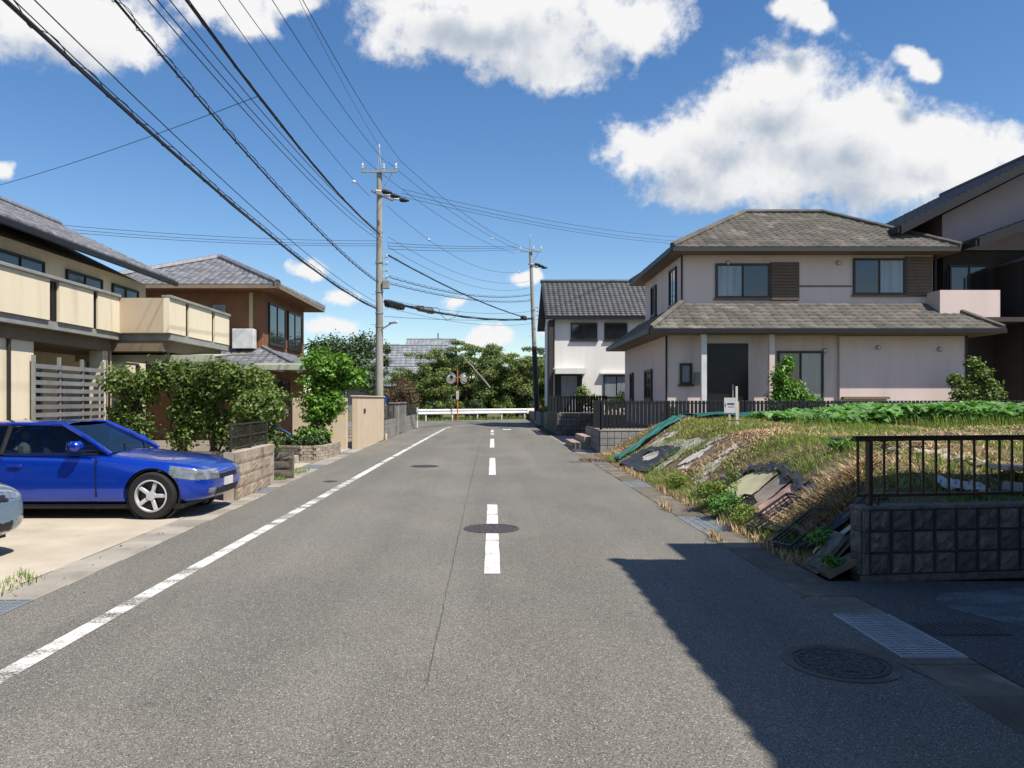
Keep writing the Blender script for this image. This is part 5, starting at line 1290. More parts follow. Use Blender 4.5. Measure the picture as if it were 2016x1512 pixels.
def gable_roof_y(parent, x0, x1, y0, y1, ze, rx, zr, m, tw=.3, th=.26, wave=.03, thick=.2, verge='gutter_dark', soff='soffit'):
    """ridge along y at x=rx; slopes face -x and +x, the gable looks along -y"""
    p = [V(x0, y1, ze), V(x0, y0, ze), V(rx, y0, zr), V(rx, y1, zr), V(x1, y0, ze), V(x1, y1, ze)]; k = V(0, 0, thick)
    deck = MB().add(p + [v - k for v in p], [(0, 1, 2, 3), (3, 2, 4, 5), (6, 9, 8, 7), (9, 11, 10, 8), (0, 3, 9, 6), (3, 5, 11, 9), (1, 7, 8, 2), (2, 8, 10, 4), (0, 6, 7, 1), (5, 4, 10, 11)]).build('roof', m, parent)
    mb = MB(); tiles(mb, p[0], p[1], p[2], p[3], tw, th, .045, wave); tiles(mb, p[4], p[5], p[3], p[2], tw, th, .045, wave); roofmesh(mb, 'roof_tiles', m, deck)
    mb = MB(); mb.tube([p[3] + V(0, .05, .08), p[2] + V(0, -.05, .08)], .12, 8); mb.build('ridge_tiles', m, deck)
    mb = MB()
    for q in (p[1], p[4]):
        a, b = q, p[2]; mb.add([a + V(0, -.04, .05), b + V(0, -.04, .05), b + V(0, -.04, -.26), a + V(0, -.04, -.26), a + V(0, -.004, .05), b + V(0, -.004, .05), b + V(0, -.004, -.26), a + V(0, -.004, -.26)], [(0, 1, 2, 3), (7, 6, 5, 4), (0, 4, 5, 1), (1, 5, 6, 2), (2, 6, 7, 3), (3, 7, 4, 0)])
    mb.build('verge_board', verge, deck)
    MB().box(x0 - .1, y0, ze - thick, x0 - .004, y1, ze - .04).build('gutter', 'gutter_dark', deck); MB().box(x1 + .004, y0, ze - thick, x1 + .1, y1, ze - .04).build('gutter', 'gutter_dark', deck)
    return deck

def window(parent, o, n, w, h, panes=2, fm='frame_bronze', glass='glass_dark', sill=True, curtain=None):
    m = frame(o, n); b = .05
    mb = MB()
    for x in (0, w - b): mb.box(x, .002, 0, x + b, .075, h)
    for z in (0, h - b): mb.box(b, .002, z, w - b, .074, z + b)
    fr = mb.xf(m).build('window', fm, parent)
    pw = (w - 2 * b) / panes
    for k in range(panes):
        x0 = b + k * pw; d = .02 + .018 * (k % 2)
        pn = MB().box(x0 + .03, d, b + .03, x0 + pw - .03, d + .01, h - b - .03).xf(m).build('pane', curtain if (curtain and k % 2) else glass, fr)
        mb = MB()
        for xx in (x0, x0 + pw - .032): mb.box(xx, d - .008, b, xx + .032, d + .022, h - b)
        for z in (b, h - b - .032): mb.box(x0 + .032, d - .008, z, x0 + pw - .032, d + .021, z + .032)
        mb.xf(m).build('sash', fm, fr)
    if sill: MB().box(-.05, .002, -.05, w + .05, .11, -.003).xf(m).build('sill', fm, fr)
    return fr
def shutterbox(parent, o, n, w, h, m_='shutter_brown'):
    m = frame(o, n); mb = MB(); mb.box(0, .002, 0, w, .06, h)
    sb = mb.xf(m).build('shutter_box', m_, parent)
    k = int(h / .11); sl = MB().box(0, 0, 0, w - .06, .02, .085, .004).xf(frame((0, 0, 0), n)).mesh('slat', m_)
    for i in range(k):
        put(sl, 'slat', m @ Vector((.03, .061, .02 + i * (h - .04) / k)), sb)
    return sb
def vpipe(parent, x, y, z0, z1, m='gutter_dark', r=.035):
    MB().lathe([(r, z0), (r, z1)], (x, y, 0), 10).build('downpipe', m, parent, True)

# ------------------------------------------------------------------ mauve house behind the plot
h4 = thing('mauve_house', 'two storey mauve house with brown hip roofs behind the black slat fence', 'house', (10, 28, .66))
MB().box(5.75, 25.0, .6, 15.6, 33.0, 3.72).build('ground_floor_wall', 'wall_mauve', h4)
MB().box(6.55, 26.2, 3.7, 15.15, 32.6, 6.6).build('upper_wall', 'wall_mauve', h4)
MB().box(5.72, 24.97, .6, 15.63, 25.0, .95).build('plinth', 'concrete', h4)
skirt_roof(h4, 5.05, 16.3, 24.25, 33.4, 6.5, 15.2, 26.15, 3.84, 4.88, 'roof_slate')
hip_roof(h4, 6.05, 15.75, 25.58, 33.4, 6.72, 9.7, 12.7, 29.4, 8.78, 'roof_slate', 'gutter_dark', 'soffit')
S_ = (0, -1, 0)
window(h4, (7.67, 26.2, 5.08), S_, 1.87, 1.2, 2, 'frame_bronze', 'glass_curtain', True, 'glass_dark')
shutterbox(h4, (9.56, 26.2, 5.0), S_, .98, 1.32)
window(h4, (12.4, 26.2, 5.2), S_, 1.78, 1.26, 2, 'frame_bronze', 'glass_dark', True, 'glass_curtain')
shutterbox(h4, (14.2, 26.2, 5.15), S_, .9, 1.36)
MB().box(10.5, 26.17, 5.48, 12.36, 26.199, 5.53).build('band', 'soffit', h4)
window(h4, (6.55, 28.0, 4.98), (-1, 0, 0), 1.0, 1.35, 2, 'frame_bronze', 'glass_dark')
window(h4, (6.55, 31.2, 4.98), (-1, 0, 0), .9, 1.2, 2, 'frame_bronze', 'glass_dark')
# porch: flat dark panel paints in the shade of the recess, posts
MB().box(6.95, 24.985, .68, 8.4, 25.0, 3.45).build('recess_shade', 'door_dark', h4)
dr = MB().box(7.05, 24.95, .68, 7.98, 24.984, 2.9, .006).build('door', 'door_dark', h4)
MB().box(7.85, 24.9, 1.6, 7.89, 24.949, 2.1).build('handle', 'frame_alu', dr)
for x in (6.72, 8.9): MB().box(x, 24.45, .66, x + .17, 24.62, 3.7).build('porch_post', 'frame_white' if x < 7 else 'wall_mauve', h4)
MB().box(6.5, 24.4, .66, 9.2, 24.96, .8).build('porch_slab', 'concrete', h4)
window(h4, (9.35, 25.0, 1.55), S_, 1.5, 1.65, 2, 'frame_bronze', 'glass_dark', True, 'glass_curtain')
MB().box(11.35, 24.88, .66, 15.4, 24.98, 3.68).build('projecting_wall', 'wall_mauve', h4)
MB().box(11.4, 24.7, 1.62, 12.9, 24.879, 1.7).build('ledge', 'soffit', h4)
window(h4, (6.15, 25.0, 2.1), S_, .4, .7, 1, 'frame_bronze', 'glass_curtain')
window(h4, (5.75, 28.5, 1.6), (-1, 0, 0), 1.2, 1.1, 2)
window(h4, (5.75, 31.5, 1.6), (-1, 0, 0), .6, 1.1, 1)
for x, z in ((10.9, 3.2), (12.6, 3.3), (14.6, 3.25), (8.1, 6.3), (11.9, 6.3)): MB().lathe([(.075, 0), (.085, .05), (.05, .09), (0, .095)], n=12, m=Matrix.Translation((x, (24.88 if x > 11.35 else 25.0) if z < 4 else 26.2, z)) @ Matrix.Rotation(R(90), 4, 'X')).build('vent', 'frame_alu', h4, True)
MB().box(6.62, 24.86, 2.1, 6.86, 24.999, 2.5, .01).build('meter_box', 'gutter_grey', h4)
ac = MB().box(13.4, 24.35, .72, 14.2, 24.65, 1.3, .02).build('outdoor_unit', 'frame_white', h4)
MB().lathe([(.2, 0), (.22, .012), (.0, .014)], n=20, m=Matrix.Translation((13.7, 24.35, 1.02)) @ Matrix.Rotation(R(90), 4, 'X')).build('fan_grille', 'gutter_grey', ac)
for (x, y, z0, z1) in ((6.5, 26.12, 4.7, 6.55), (15.2, 26.12, 4.6, 6.55), (15.5, 24.9, .66, 3.7), (5.7, 24.93, .66, 3.7)): vpipe(h4, x, y, z0, z1)

# ------------------------------------------------------------------ dark house at the right edge
h5 = thing('dark_house', 'dark brown house with mauve gables and black verges at the right edge', 'house', (20, 29, .66))
MB().box(16.1, 27.2, .6, 27.2, 36, 6.9).build('wall', 'wall_dark', h5)
MB().prism([(16.1, 6.95), (27.2, 6.95), (27.2, 8.2), (21.6, 11.0), (16.1, 8.2)], 'y', 27.25, 35.9).build('gable_wall', 'wall_gable', h5)
gable_roof_y(h5, 14.05, 29.2, 26.2, 36.6, 7.55, 21.6, 11.35, 'roof_dark')
MB().box(17.9, 25.6, .6, 27.2, 27.19, 6.3).build('bay_wall', 'wall_dark', h5)
MB().prism([(17.9, 6.31), (27.0, 6.31), (22.5, 8.1)], 'y', 25.65, 27.18).build('bay_gable', 'wall_gable', h5)
gable_roof_y(h5, 15.9, 29.0, 24.9, 27.15, 6.85, 22.5, 9.25, 'roof_dark')
MB().box(14.9, 25.35, 4.35, 16.9, 25.45, 5.25).build('balcony_front', 'wall_mauve', h5)
MB().box(14.9, 25.45, 4.35, 15.0, 27.19, 5.25).build('balcony_side', 'wall_mauve', h5)
MB().box(14.85, 25.33, 4.2, 17.89, 27.19, 4.349).build('balcony_floor', 'wall_dark', h5)
window(h5, (17.95, 25.6, 4.6), S_, 1.2, 1.0, 2, 'frame_alu', 'glass_dark')
window(h5, (16.3, 27.2, 4.8), S_, 1.4, 1.6, 2, 'frame_bronze', 'glass_dark')
window(h5, (18.4, 25.6, 1.6), S_, 1.6, 1.4, 2, 'frame_bronze', 'glass_dark')
for x in (16.2, 17.85): vpipe(h5, x, 25.55 if x > 17 else 27.12, .66, 6.2)

# ------------------------------------------------------------------ white house near the junction
h3 = thing('white_house', 'white two storey house with dark tiled roof near the junction', 'house', (6, 40, .9))
MB().box(3.45, 43.2, .85, 9.6, 50.0, 6.3).build('wall', 'wall_white', h3)
gable_roof_x(h3, 3.0, 10.2, 42.85, 50.8, 6.3, 46.6, 8.75, 'roof_dark')
MB().prism([(43.2, 6.31), (50.0, 6.31), (46.6, 8.3)], 'x', 3.46, 3.62).build('gable_wall', 'wall_white', h3)
MB().box(3.2, 42.9, .85, 3.449, 44.2, 6.1).build('shade_strip', 'wall_dark', h3)  # dark strip added to paint in the shade of the left side
window(h3, (4.45, 43.2, 4.95), S_, 1.5, 1.0, 2, 'frame_bronze', 'glass_dark'); window(h3, (6.35, 43.2, 4.95), S_, 1.3, 1.0, 2, 'frame_bronze', 'glass_dark')
MB().box(3.5, 42.3, 3.05, 5.25, 43.19, 3.35).build('porch_roof', 'wall_white', h3)
MB().box(3.55, 43.17, .9, 5.1, 43.199, 3.04).build('recess_shade', 'door_dark', h3)  # flat dark panel, the entrance shade put into its colour
d3 = MB().box(3.9, 43.13, .9, 4.8, 43.169, 2.95).build('door', 'glass_curtain', h3)
MB().box(4.68, 43.09, 1.7, 4.72, 43.129, 2.2).build('handle', 'frame_alu', d3)
window(h3, (6.3, 43.2, 1.7), S_, 1.5, 1.3, 2, 'frame_bronze', 'glass_curtain')
MB().box(6.1, 42.95, 3.05, 8.0, 43.19, 3.13).build('window_hood', 'wall_white', h3)
vpipe(h3, 9.5, 43.13, .9, 6.2); vpipe(h3, 3.5, 43.13, 3.4, 6.2)

# ------------------------------------------------------------------ cream house on the left
h1 = thing('cream_house', 'cream two storey house with stepped balcony and grey tiled roof', 'house', (-12, 17, 0))
MB().box(-17, 8, 0, -11.1, 24.4, 5.3).build('wall', 'wall_cream', h1)
MB().prism([(-17.2, 5.28), (-11.1, 5.28), (-14.1, 6.75)], 'y', 8.1, 24.3).build('gable_wall', 'wall_cream', h1)
gable_roof_y(h1, -17.9, -10.3, 6.5, 24.75, 5.45, -14.1, 7.25, 'roof_kawara', .3, .28, .045, .16, 'roof_kawara', 'soffit')
E_ = (1, 0, 0)
# balcony: floor slab, parapet in two steps with slot openings
MB().box(-11.09, 8.2, 3.05, -9.05, 18.55, 3.22).build('balcony_floor', 'gutter_grey', h1)
MB().box(-11.09, 18.551, 3.05, -7.82, 22.6, 3.22).build('balcony_floor', 'gutter_grey', h1)
MB().box(-11.08, 8.2, 2.78, -9.25, 18.5, 3.049).build('eave_soffit', 'soffit', h1)
MB().box(-11.08, 18.5, 2.78, -8.0, 22.5, 3.049).build('eave_soffit', 'soffit', h1)
def parapet_x(x, ya, yb, slots, z0=3.221, z1=4.06):
    ys_ = [ya] + [v for s in slots for v in s] + [yb]
    for k in range(0, len(ys_), 2): MB().box(x - .14, ys_[k], z0, x, ys_[k + 1], z1).build('parapet', 'wall_cream', h1)
    for s in slots:
        for y in np.arange(s[0] + .06, s[1], .12): MB().box(x - .1, y - .015, z0, x - .04, y + .015, z1 - .02).build('slot_bar', 'frame_bronze', h1)
    MB().box(x - .19, ya, z1 + .001, x + .05, yb, z1 + .07, .01).build('coping', 'gutter_grey', h1)
parapet_x(-9.0, 8.2, 18.4, [(12.3, 12.6), (15.5, 15.85), (17.2, 17.4)])
parapet_x(-7.8, 18.4, 22.6, [(19.4, 19.6), (21.2, 21.45)])
MB().box(-9.0, 18.4, 3.221, -7.941, 18.54, 4.06).build('parapet', 'wall_cream_shade', h1)  # balcony step facing the camera, its shade painted by the darker cream
MB().box(-11.05, 22.46, 3.221, -7.941, 22.6, 4.06).build('parapet', 'wall_cream', h1)
for (ya, w) in ((10.6, 1.9), (14.3, 1.9), (16.9, 1.9), (19.8, 1.8), (22.2, 1.6)): window(h1, (-11.1, ya, 3.4), E_, w, 1.6, 2, 'frame_bronze', 'glass_dark', False)
for (ya, yb) in ((9.2, 9.6), (12.8, 13.5), (15.0, 15.45), (18.2, 18.6)): MB().box(-9.62, ya, 0, -9.3, yb, 2.779).build('pillar', 'wall_cream', h1)
window(h1, (-11.1, 12.6, .3), E_, 2.6, 2.1, 4, 'frame_alu', 'glass_curtain', False, 'glass_dark')
window(h1, (-11.1, 16.3, .5), E_, 2.4, 1.9, 4, 'frame_alu', 'glass_curtain', False, 'glass_dark')
window(h1, (-11.1, 19.6, .9), E_, 1.8, 1.3, 2, 'frame_alu', 'glass_curtain', True, 'glass_dark')
for y in (8.6, 18.3): vpipe(h1, -9.2, y, 0, 2.77, 'frame_bronze', .03)
MB().box(-9.62, 8.2, 0, -9.3, 12.799, 2.779).build('street_wall', 'wall_cream', h1); MB().box(-9.62, 13.501, 0, -9.3, 14.999, 2.779).build('street_wall', 'wall_cream', h1)
for y in (13.35, 14.6): vpipe(h1, -9.26, y, 0, 2.77, 'frame_bronze', .035)
MB().box(-9.299, 8.2, 1.15, -9.285, 15.2, 1.19).build('wall_joint', 'soffit', h1)
# lattice screen under the balcony
ls = thing('lattice_screen', 'pale grey lattice screen below the balcony of the cream house', 'screen', (-9.2, 16.6, 0))
for y in np.arange(15.3, 18.1, .9): MB().box(-9.24, y - .03, 0, -9.18, y + .03, 2.5).build('post', 'gutter_grey', ls)
lm_ = MB().box(-.01, -.44, -.045, .01, .44, .045).mesh('slat', 'frame_alu')
for c in range(3):
    for r in range(13): put(lm_, 'slat', (-9.165, 15.75 + c * .9, .3 + r * .165), ls)

# ------------------------------------------------------------------ brown house with pyramid roof
h2 = thing('brown_house', 'brown walled house with grey pyramid tiled roof on the left', 'house', (-12.5, 34, 0))
MB().box(-16.2, 30.6, 0, -9.2, 37.2, 6.0).build('wall', 'wall_brown', h2)
hip_roof(h2, -16.3, -8.4, 29.8, 38.0, 6.1, -12.25, -12.05, 33.9, 7.85, 'roof_kawara', 'soffit', 'wall_brown', .3, .28, .045, .15)
skirt_roof(h2, -17.2, -7.6, 29.0, 38.4, -16.2, -9.2, 30.6, 2.95, 3.65, 'roof_kawara')
for (ya, w) in ((31.3, 2.4), (34.2, 2.4)): window(h2, (-9.2, ya, 3.9), E_, w, 1.7, 2, 'frame_bronze', 'glass_dark')
window(h2, (-11.2, 30.6, 3.9), S_, .5, 1.5, 1, 'frame_alu', 'glass_curtain')
MB().box(-9.75, 30.55, 3.0, -9.6, 30.599, 5.9).build('corner_post', 'wood_pale', h2)
MB().box(-10.25, 30.0, 3.62, -9.4, 30.4, 4.4, .02).build('outdoor_unit', 'frame_white', h2)
window(h2, (-9.2, 32.0, .9), E_, 2.4, 1.6, 2, 'frame_bronze', 'glass_dark')
# carports
def carport(label, x0, x1, y0, y1, z):
    t = thing('carport', label, 'carport', (x0, y0, 0))
    MB().box(x0, y0, z, x1, y0 + .07, z + .17).build('front_beam', 'canopy_poly', t)
    mb = MB(); vs = []; n = 14
    for j in range(n + 1):
        y = y0 + .07 + (y1 - y0 - .07) * j / n; zz = z + .12 + .22 * math.sin(math.pi * .5 * j / n)
        vs += [(x0, y, zz), (x1, y, zz), (x0, y, zz + .012), (x1, y, zz + .012)]
    fs = []
    for j in range(n): o = 4 * j; fs += [(o, o + 1, o + 5, o + 4), (o + 2, o + 6, o + 7, o + 3)]
    MB().add(vs, fs).build('canopy', 'canopy_poly', t, True)
    for x in np.linspace(x0 + .02, x1 - .06, 5): MB().box(x, y0 + .071, z + .04, x + .05, y1, z + .11).build('rafter', 'frame_alu', t)
    for (x, y) in ((x0 + .1, y0 + .3), (x0 + .1, y1 - .3)): MB().box(x, y, 0, x + .1, y + .1, z + .04).build('post', 'frame_alu', t)
carport('pale carport roof over the hedge before the cream house', -10.4, -6.95, 19.0, 22.3, 2.55)
carport('second pale carport roof behind the gate entrance', -8.6, -5.7, 25.4, 28.6, 2.6)

# ------------------------------------------------------------------ house out of frame on the right; its shadow falls on the street
h6 = thing('near_house', 'two storey house beside the driveway, just outside the right edge', 'house', (8, 0, 0))
MB().box(5.1, -8, 0, 12, 5.0, 5.4).build('wall', 'wall_grey', h6)
hip_roof(h6, 4.1, 12.8, -9, 5.35, 5.62, 7.2, 9.6, -2, 7.7, 'roof_dark', 'gutter_dark', 'soffit')
MB().box(4.72, 5.36, 5.0, 12.6, 6.25, 5.58).build('front_canopy', 'wall_dark', h6)
MB().box(5.2, 5.001, 2.6, 11.9, 6.2, 4.99).build('front_bay', 'wall_grey', h6)
window(h6, (5.1, 3.6, 3.6), (-1, 0, 0), 1.7, 1.2, 2); window(h6, (5.1, .4, .9), (-1, 0, 0), 1.7, 1.8, 2)

# ------------------------------------------------------------------ roofs beyond the trees
def far_house(label, x0, x1, y0, y1, ze, zr, wallm, roofm, axis='x', z0=0):
    t = thing('far_house', label, 'house', ((x0 + x1) / 2, (y0 + y1) / 2, 0))
    MB().box(x0 + .6, y0 + .6, -1, x1 - .6, y1 - .6, ze).build('wall', wallm, t)
    if axis == 'x': gable_roof_x(t, x0, x1, y0, y1, ze, (y0 + y1) / 2, zr, roofm, tw=.6, th=.55, wave=.05)
    else:
        gable_roof_y(t, x0, x1, y0, y1, ze, (x0 + x1) / 2, zr, roofm, tw=.6, th=.55, wave=.05)
        MB().prism([(x0 + .6, ze), (x1 - .6, ze), ((x0 + x1) / 2, zr - .3)], 'y', y0 + .62, y1 - .62).build('gable_wall', wallm, t)
    for k in range(2): window(t, (x0 + 2 + k * 3.5, y0 + .6, ze - 2.2), S_, 1.6, 1.3, 2, 'frame_alu', 'glass_dark', False)
far_house('far house with long silver grey tiled roof behind the trees', -19, -5.6, 90, 100, 4.2, 8.3, 'wall_grey', 'roof_silver')
far_house('farther grey roofed hall above the trees, left of centre', -13.2, -5.6, 112, 124, 8.2, 10.9, 'wall_white', 'roof_silver')
far_house('far house with pale grey lower roof at the left of the trees', -16, -7.5, 80, 87, 3.0, 5.2, 'wall_grey', 'roof_silver')
far_house('far house with grey gable roof right of the trees', 4.6, 13, 88, 97, 5.6, 8.6, 'wall_white', 'roof_silver', 'y')
far_house('lower brown walled house right of the trees', 3.8, 10, 78, 84, 4.0, 6.0, 'wall_brown', 'roof_dark')
t = thing('far_block', 'distant flat roofed red brown building at the left', 'building', (-26, 170, 0))
MB().box(-40, 168, 0, -20.6, 180, 13.2).build('wall', 'brick_red', t); MB().box(-40.2, 167.8, 13.2, -20.4, 180.2, 13.9).build('parapet', 'concrete_pale', t)
for k in range(4): window(t, (-38 + k * 4.4, 168, 10.2), S_, 2.2, 1.6, 2, 'frame_alu', 'glass_dark', False)

# ------------------------------------------------------------------ cars
def car(label, loc, rotz, paintm, Lc=4.4, W=1.74, roof=1.34, hood=.86, plate=True):
    """local frame: +x is the nose, y=0 the centre line, z=0 the ground; a lofted shell with cut wheel arches"""
    t = thing('parked_car', label, 'car', loc, 'cars parked on the left apron', rotz, True)
    hw = W / 2; xf = Lc * .5; xr = -Lc * .5; ax_f = xf - .74; ax_r = xr + .82; wr = .315
    # stations: x, half width at belt, sill z, belt z, crown of deck z
    ST = [(xf, .56, .34, .56, .58), (xf - .06, .68, .24, .62, .65), (xf - .22, .78, .19, .68, .72), (xf - .5, .84, .18, .74, .79), (xf - .86, .865, .18, hood - .07, hood),
          (xf - 1.2, .87, .18, hood - .02, hood + .05), (xf - 1.5, .87, .18, hood + .01, hood + .07), (0.1, .87, .18, hood + .03, hood + .07), (-.7, .87, .18, hood + .05, hood + .09), (xr + .9, .865, .18, hood + .07, hood + .1),
          (xr + .45, .84, .19, hood + .07, hood + .1), (xr + .15, .78, .22, hood + .03, hood + .07), (xr + .03, .7, .3, hood - .08, hood - .03), (xr, .6, .4, hood - .25, hood - .2)]
    rows = []
    for (x, w, zs, zb, zc) in ST:
        w *= W / 1.74
        half = [(w * .55, zs), (w * .93, zs + .02), (w * .985, zs + .12), (w * 1.0, zs + (zb - zs) * .5), (w * .985, zb - .07), (w * .95, zb), (w * .86, zb + (zc - zb) * .55), (w * .45, zc), (0, zc + .008)]
        ring = [(x, -a, b) for a, b in half] + [(x, a, b) for a, b in half[-2::-1]]
        rows.append(ring)
    n = len(rows[0]); mb = MB()
    vs = [p for r in rows for p in r]
    fs = [(i * n + j, i * n + j + 1, (i + 1) * n + j + 1, (i + 1) * n + j) for i in range(len(rows) - 1) for j in range(n - 1)]
    fs += [((i + 1) * n, i * n, i * n + n - 1, (i + 1) * n + n - 1) for i in range(len(rows) - 1)] + [tuple(range(n)), tuple(range((len(rows) - 1) * n, len(rows) * n))[::-1]]
    mb.add(vs, fs); body = mb.build('body', paintm, t)
    sub = body.modifiers.new('s', 'SUBSURF'); sub.levels = 3; sub.render_levels = 3
    cut = []
    for ax in (ax_f, ax_r):
        c = MB().lathe([(wr + .055, -1.2), (wr + .055, 1.2)], n=36, m=Matrix.Translation((ax, 0, wr)) @ Matrix.Rotation(R(90), 4, 'X')).build('cutter', 'car_trim', t)
        b = body.modifiers.new('b', 'BOOLEAN'); b.operation = 'DIFFERENCE'; b.object = c; b.solver = 'EXACT'; cut.append(c)
    bpy.context.view_layer.update(); dg = bpy.context.evaluated_depsgraph_get()
    me = bpy.data.meshes.new_from_object(body.evaluated_get(dg)); body.modifiers.clear(); body.data = me; me.name = 'body'
    me.materials.clear(); me.materials.append(M[paintm]); me.shade_smooth(); me.set_sharp_from_angle(angle=R(40))
    for p in me.polygons: p.material_index = 0
    for c in cut: bpy.data.objects.remove(c)
    # front details follow the shell: pieces of its surface lifted a few millimetres
    from mathutils.bvhtree import BVHTree
    bc = F[body.name]; bv = [v.co + bc for v in me.vertices]; bn = [v.normal.copy() for v in me.vertices]
    def skin(name, m_, cond, lift=.006):
        fs_ = [tuple(p.vertices) for p in me.polygons if cond(p.center + bc)]
        if not fs_: return None
        ids = sorted({i for f in fs_ for i in f}); mp = {i: k for k, i in enumerate(ids)}; N_ = len(ids)
        vs_ = [bv[i] + bn[i] * lift for i in ids] + [bv[i] - bn[i] * .01 for i in ids]
        ff = [tuple(mp[i] for i in f) for f in fs_]; cnt = {}
        for f in ff:
            for a, b in zip(f, f[1:] + f[:1]): cnt[(a, b)] = 1
        rim_ = [(a, b, b + N_, a + N_) for (a, b) in cnt if (b, a) not in cnt]
        return MB().add(vs_, ff + rim_).build(name, m_, t, True)
    zh = hood - .82
    for s in (-1, 1):
        skin('headlight', 'lamp_glass', lambda c, s=s: s * c.y > .36 and c.x > xf - .42 - (s * c.y > .6) * .1 and .515 + zh < c.z < .645 + zh + max(0, xf - .1 - c.x) * .16 and c.z > .5 + (xf - c.x) * .1)
        skin('fog_lamp', 'lamp_glass', lambda c, s=s: .47 < s * c.y < .62 and .33 < c.z < .39 and c.x > xf - .3, .004)
    skin('grille', 'car_trim', lambda c: abs(c.y) < .34 and .5 + zh < c.z < .56 + zh and c.x > xf - .25)
    skin('lower_grille', 'car_trim', lambda c: abs(c.y) < .42 and .28 < c.z < .375 and c.x > xf - .3)
    tree_ = BVHTree.FromPolygons(bv, [tuple(p.vertices) for p in me.polygons])
    hit = tree_.ray_cast(Vector((xf + 1, .0, .44)), Vector((-1, 0, 0)))[0]
    MB().box(hit.x - .01, -.165, .385, hit.x + .014, .165, .5, .003).build('number_plate', 'frame_white', t)
    def line(pts_, d, name, r=.004):
        q_ = [h[0] for h in (tree_.ray_cast(Vector(p), Vector(d)) for p in pts_) if h[0] is not None]
        if len(q_) > 2: MB().tube(q_, r, 4).build(name, 'car_trim', t, True)
    for s in (-1, 1): line([(x, s * (.62 + .08 * (xf - x) / 1.5), 2) for x in np.linspace(xf - .3, xf - 1.4, 14)], (0, 0, -1), 'bonnet_gap')
    line([(xf - .3 + .05 * (1 - (y / .6) ** 2), y, 2) for y in np.linspace(-.62, .62, 13)], (0, 0, -1), 'bonnet_gap')
    for s in (-1, 1): line([(xf - .42 + .03 * math.sin(z * 5), s * 2, z) for z in np.linspace(.33, .62 + zh, 8)], (0, -s, 0), 'bumper_gap')
    # greenhouse: glass shell, roof skin, pillars
    zb = hood + .06; bw, tw_ = .83 * W / 1.74, .60 * W / 1.74
    x_ws, x_rf, x_rr, x_rs = xf - 1.35, xf - 2.05, xr + 1.15, xr + .42
    B_ = [(x_ws, bw * .9), (x_ws - .25, bw), (x_rs + .3, bw), (x_rs, bw * .86)]; T_ = [(x_rf, tw_ * .95), (x_rf - .2, tw_), (x_rr + .15, tw_), (x_rr, tw_ * .93)]
    mb = MB(); k = 4
    vs = [(x, s * y, zb) for s in (-1, 1) for x, y in B_] + [(x, s * y, roof - .03) for s in (-1, 1) for x, y in T_]
    fs = [(i, i + 1, 8 + i + 1, 8 + i) for i in range(3)] + [(4 + i + 1, 4 + i, 12 + i, 12 + i + 1) for i in range(3)] + [(0, 8, 12, 4), (3, 7, 15, 11)]
    MB().add(vs, fs).build('windows', 'car_glass', t, True)
    mb = MB(); ring = []
    for j in range(7):
        f = j / 6
        for i in range(4):
            x = T_[i][0] + (.02 if i == 0 else -.02 if i == 3 else 0); y = (T_[i][1] + .015) * (2 * f - 1); z = roof - .035 + .055 * (1 - (2 * f - 1) ** 2) * (1 if i in (1, 2) else .55)
            ring.append((x, y, z))
    rf = MB().add(ring, [(j * 4 + i, j * 4 + i + 1, (j + 1) * 4 + i + 1, (j + 1) * 4 + i) for j in range(6) for i in range(3)])
    und = len(rf.v); rf.add([(p[0], p[1], roof - .06) for p in ring], [(j * 4 + i, (j + 1) * 4 + i, (j + 1) * 4 + i + 1, j * 4 + i + 1) for j in range(6) for i in range(3)])
    rf.build('roof', paintm, t, True)
    for s in (-1, 1):
        for nm, (a, b, r, m_) in {'front_pillar': ((x_ws + .02, bw * .9), (x_rf, tw_ * .95), .034, paintm), 'rear_pillar': ((x_rs, bw * .87), (x_rr, tw_ * .94), .06, paintm)}.items():
            MB().tube([(a[0], s * a[1], zb - .02), ((a[0] + b[0]) / 2, s * ((a[1] + b[1]) / 2 + .02), (zb + roof) / 2), (b[0], s * b[1], roof - .03)], r, 7).build(nm, m_, t, True)
        xm = (x_rf + x_rr) / 2 - .1
        MB().tube([(xm, s * (bw + .004), zb - .02), (xm, s * (tw_ + .008), roof - .04)], .03, 6).build('centre_pillar', 'car_trim', t, True)
        MB().tube([(x_rf, s * tw_ * .96, roof - .03), (x_rf - .2, s * (tw_ + .01), roof - .025), (x_rr + .15, s * (tw_ + .01), roof - .025), (x_rr, s * tw_ * .95, roof - .035)], .028, 6).build('roof_rail', paintm, t, True)
        MB().tube([(x_ws - .1, s * (bw + .012), zb - .01), (x_rs + .3, s * (bw + .012), zb - .01)], .012, 5).build('belt_moulding', 'car_trim', t, True)
        # door lines, handle, mirror
        for xd in (x_ws - .12, xm):
            MB().box(xd - .004, s * (hw - .03), .3, xd + .004, s * (hw + .0025), hood + .0).build('door_gap', 'car_trim', t)
        MB().box(xm + .12, s * (hw - .01), hood - .12, xm + .3, s * (hw + .02), hood - .085, .008).build('door_handle', paintm, t)
        mi = MB().box(x_ws - .42, s * (bw + .03), zb + .04, x_ws - .26, s * (bw + .2), zb + .17, .04).build('wing_mirror', paintm, t, True)
        MB().box(x_ws - .43, s * (bw + .05), zb + .055, x_ws - .421, s * (bw + .19), zb + .155).build('mirror_glass', 'mirror', mi)
        # lamps
        MB().box(xr - .01, s * .5, hood - .25, xr + .1, s * .74, hood - .1, .02).build('tail_lamp', 'lamp_orange', t)
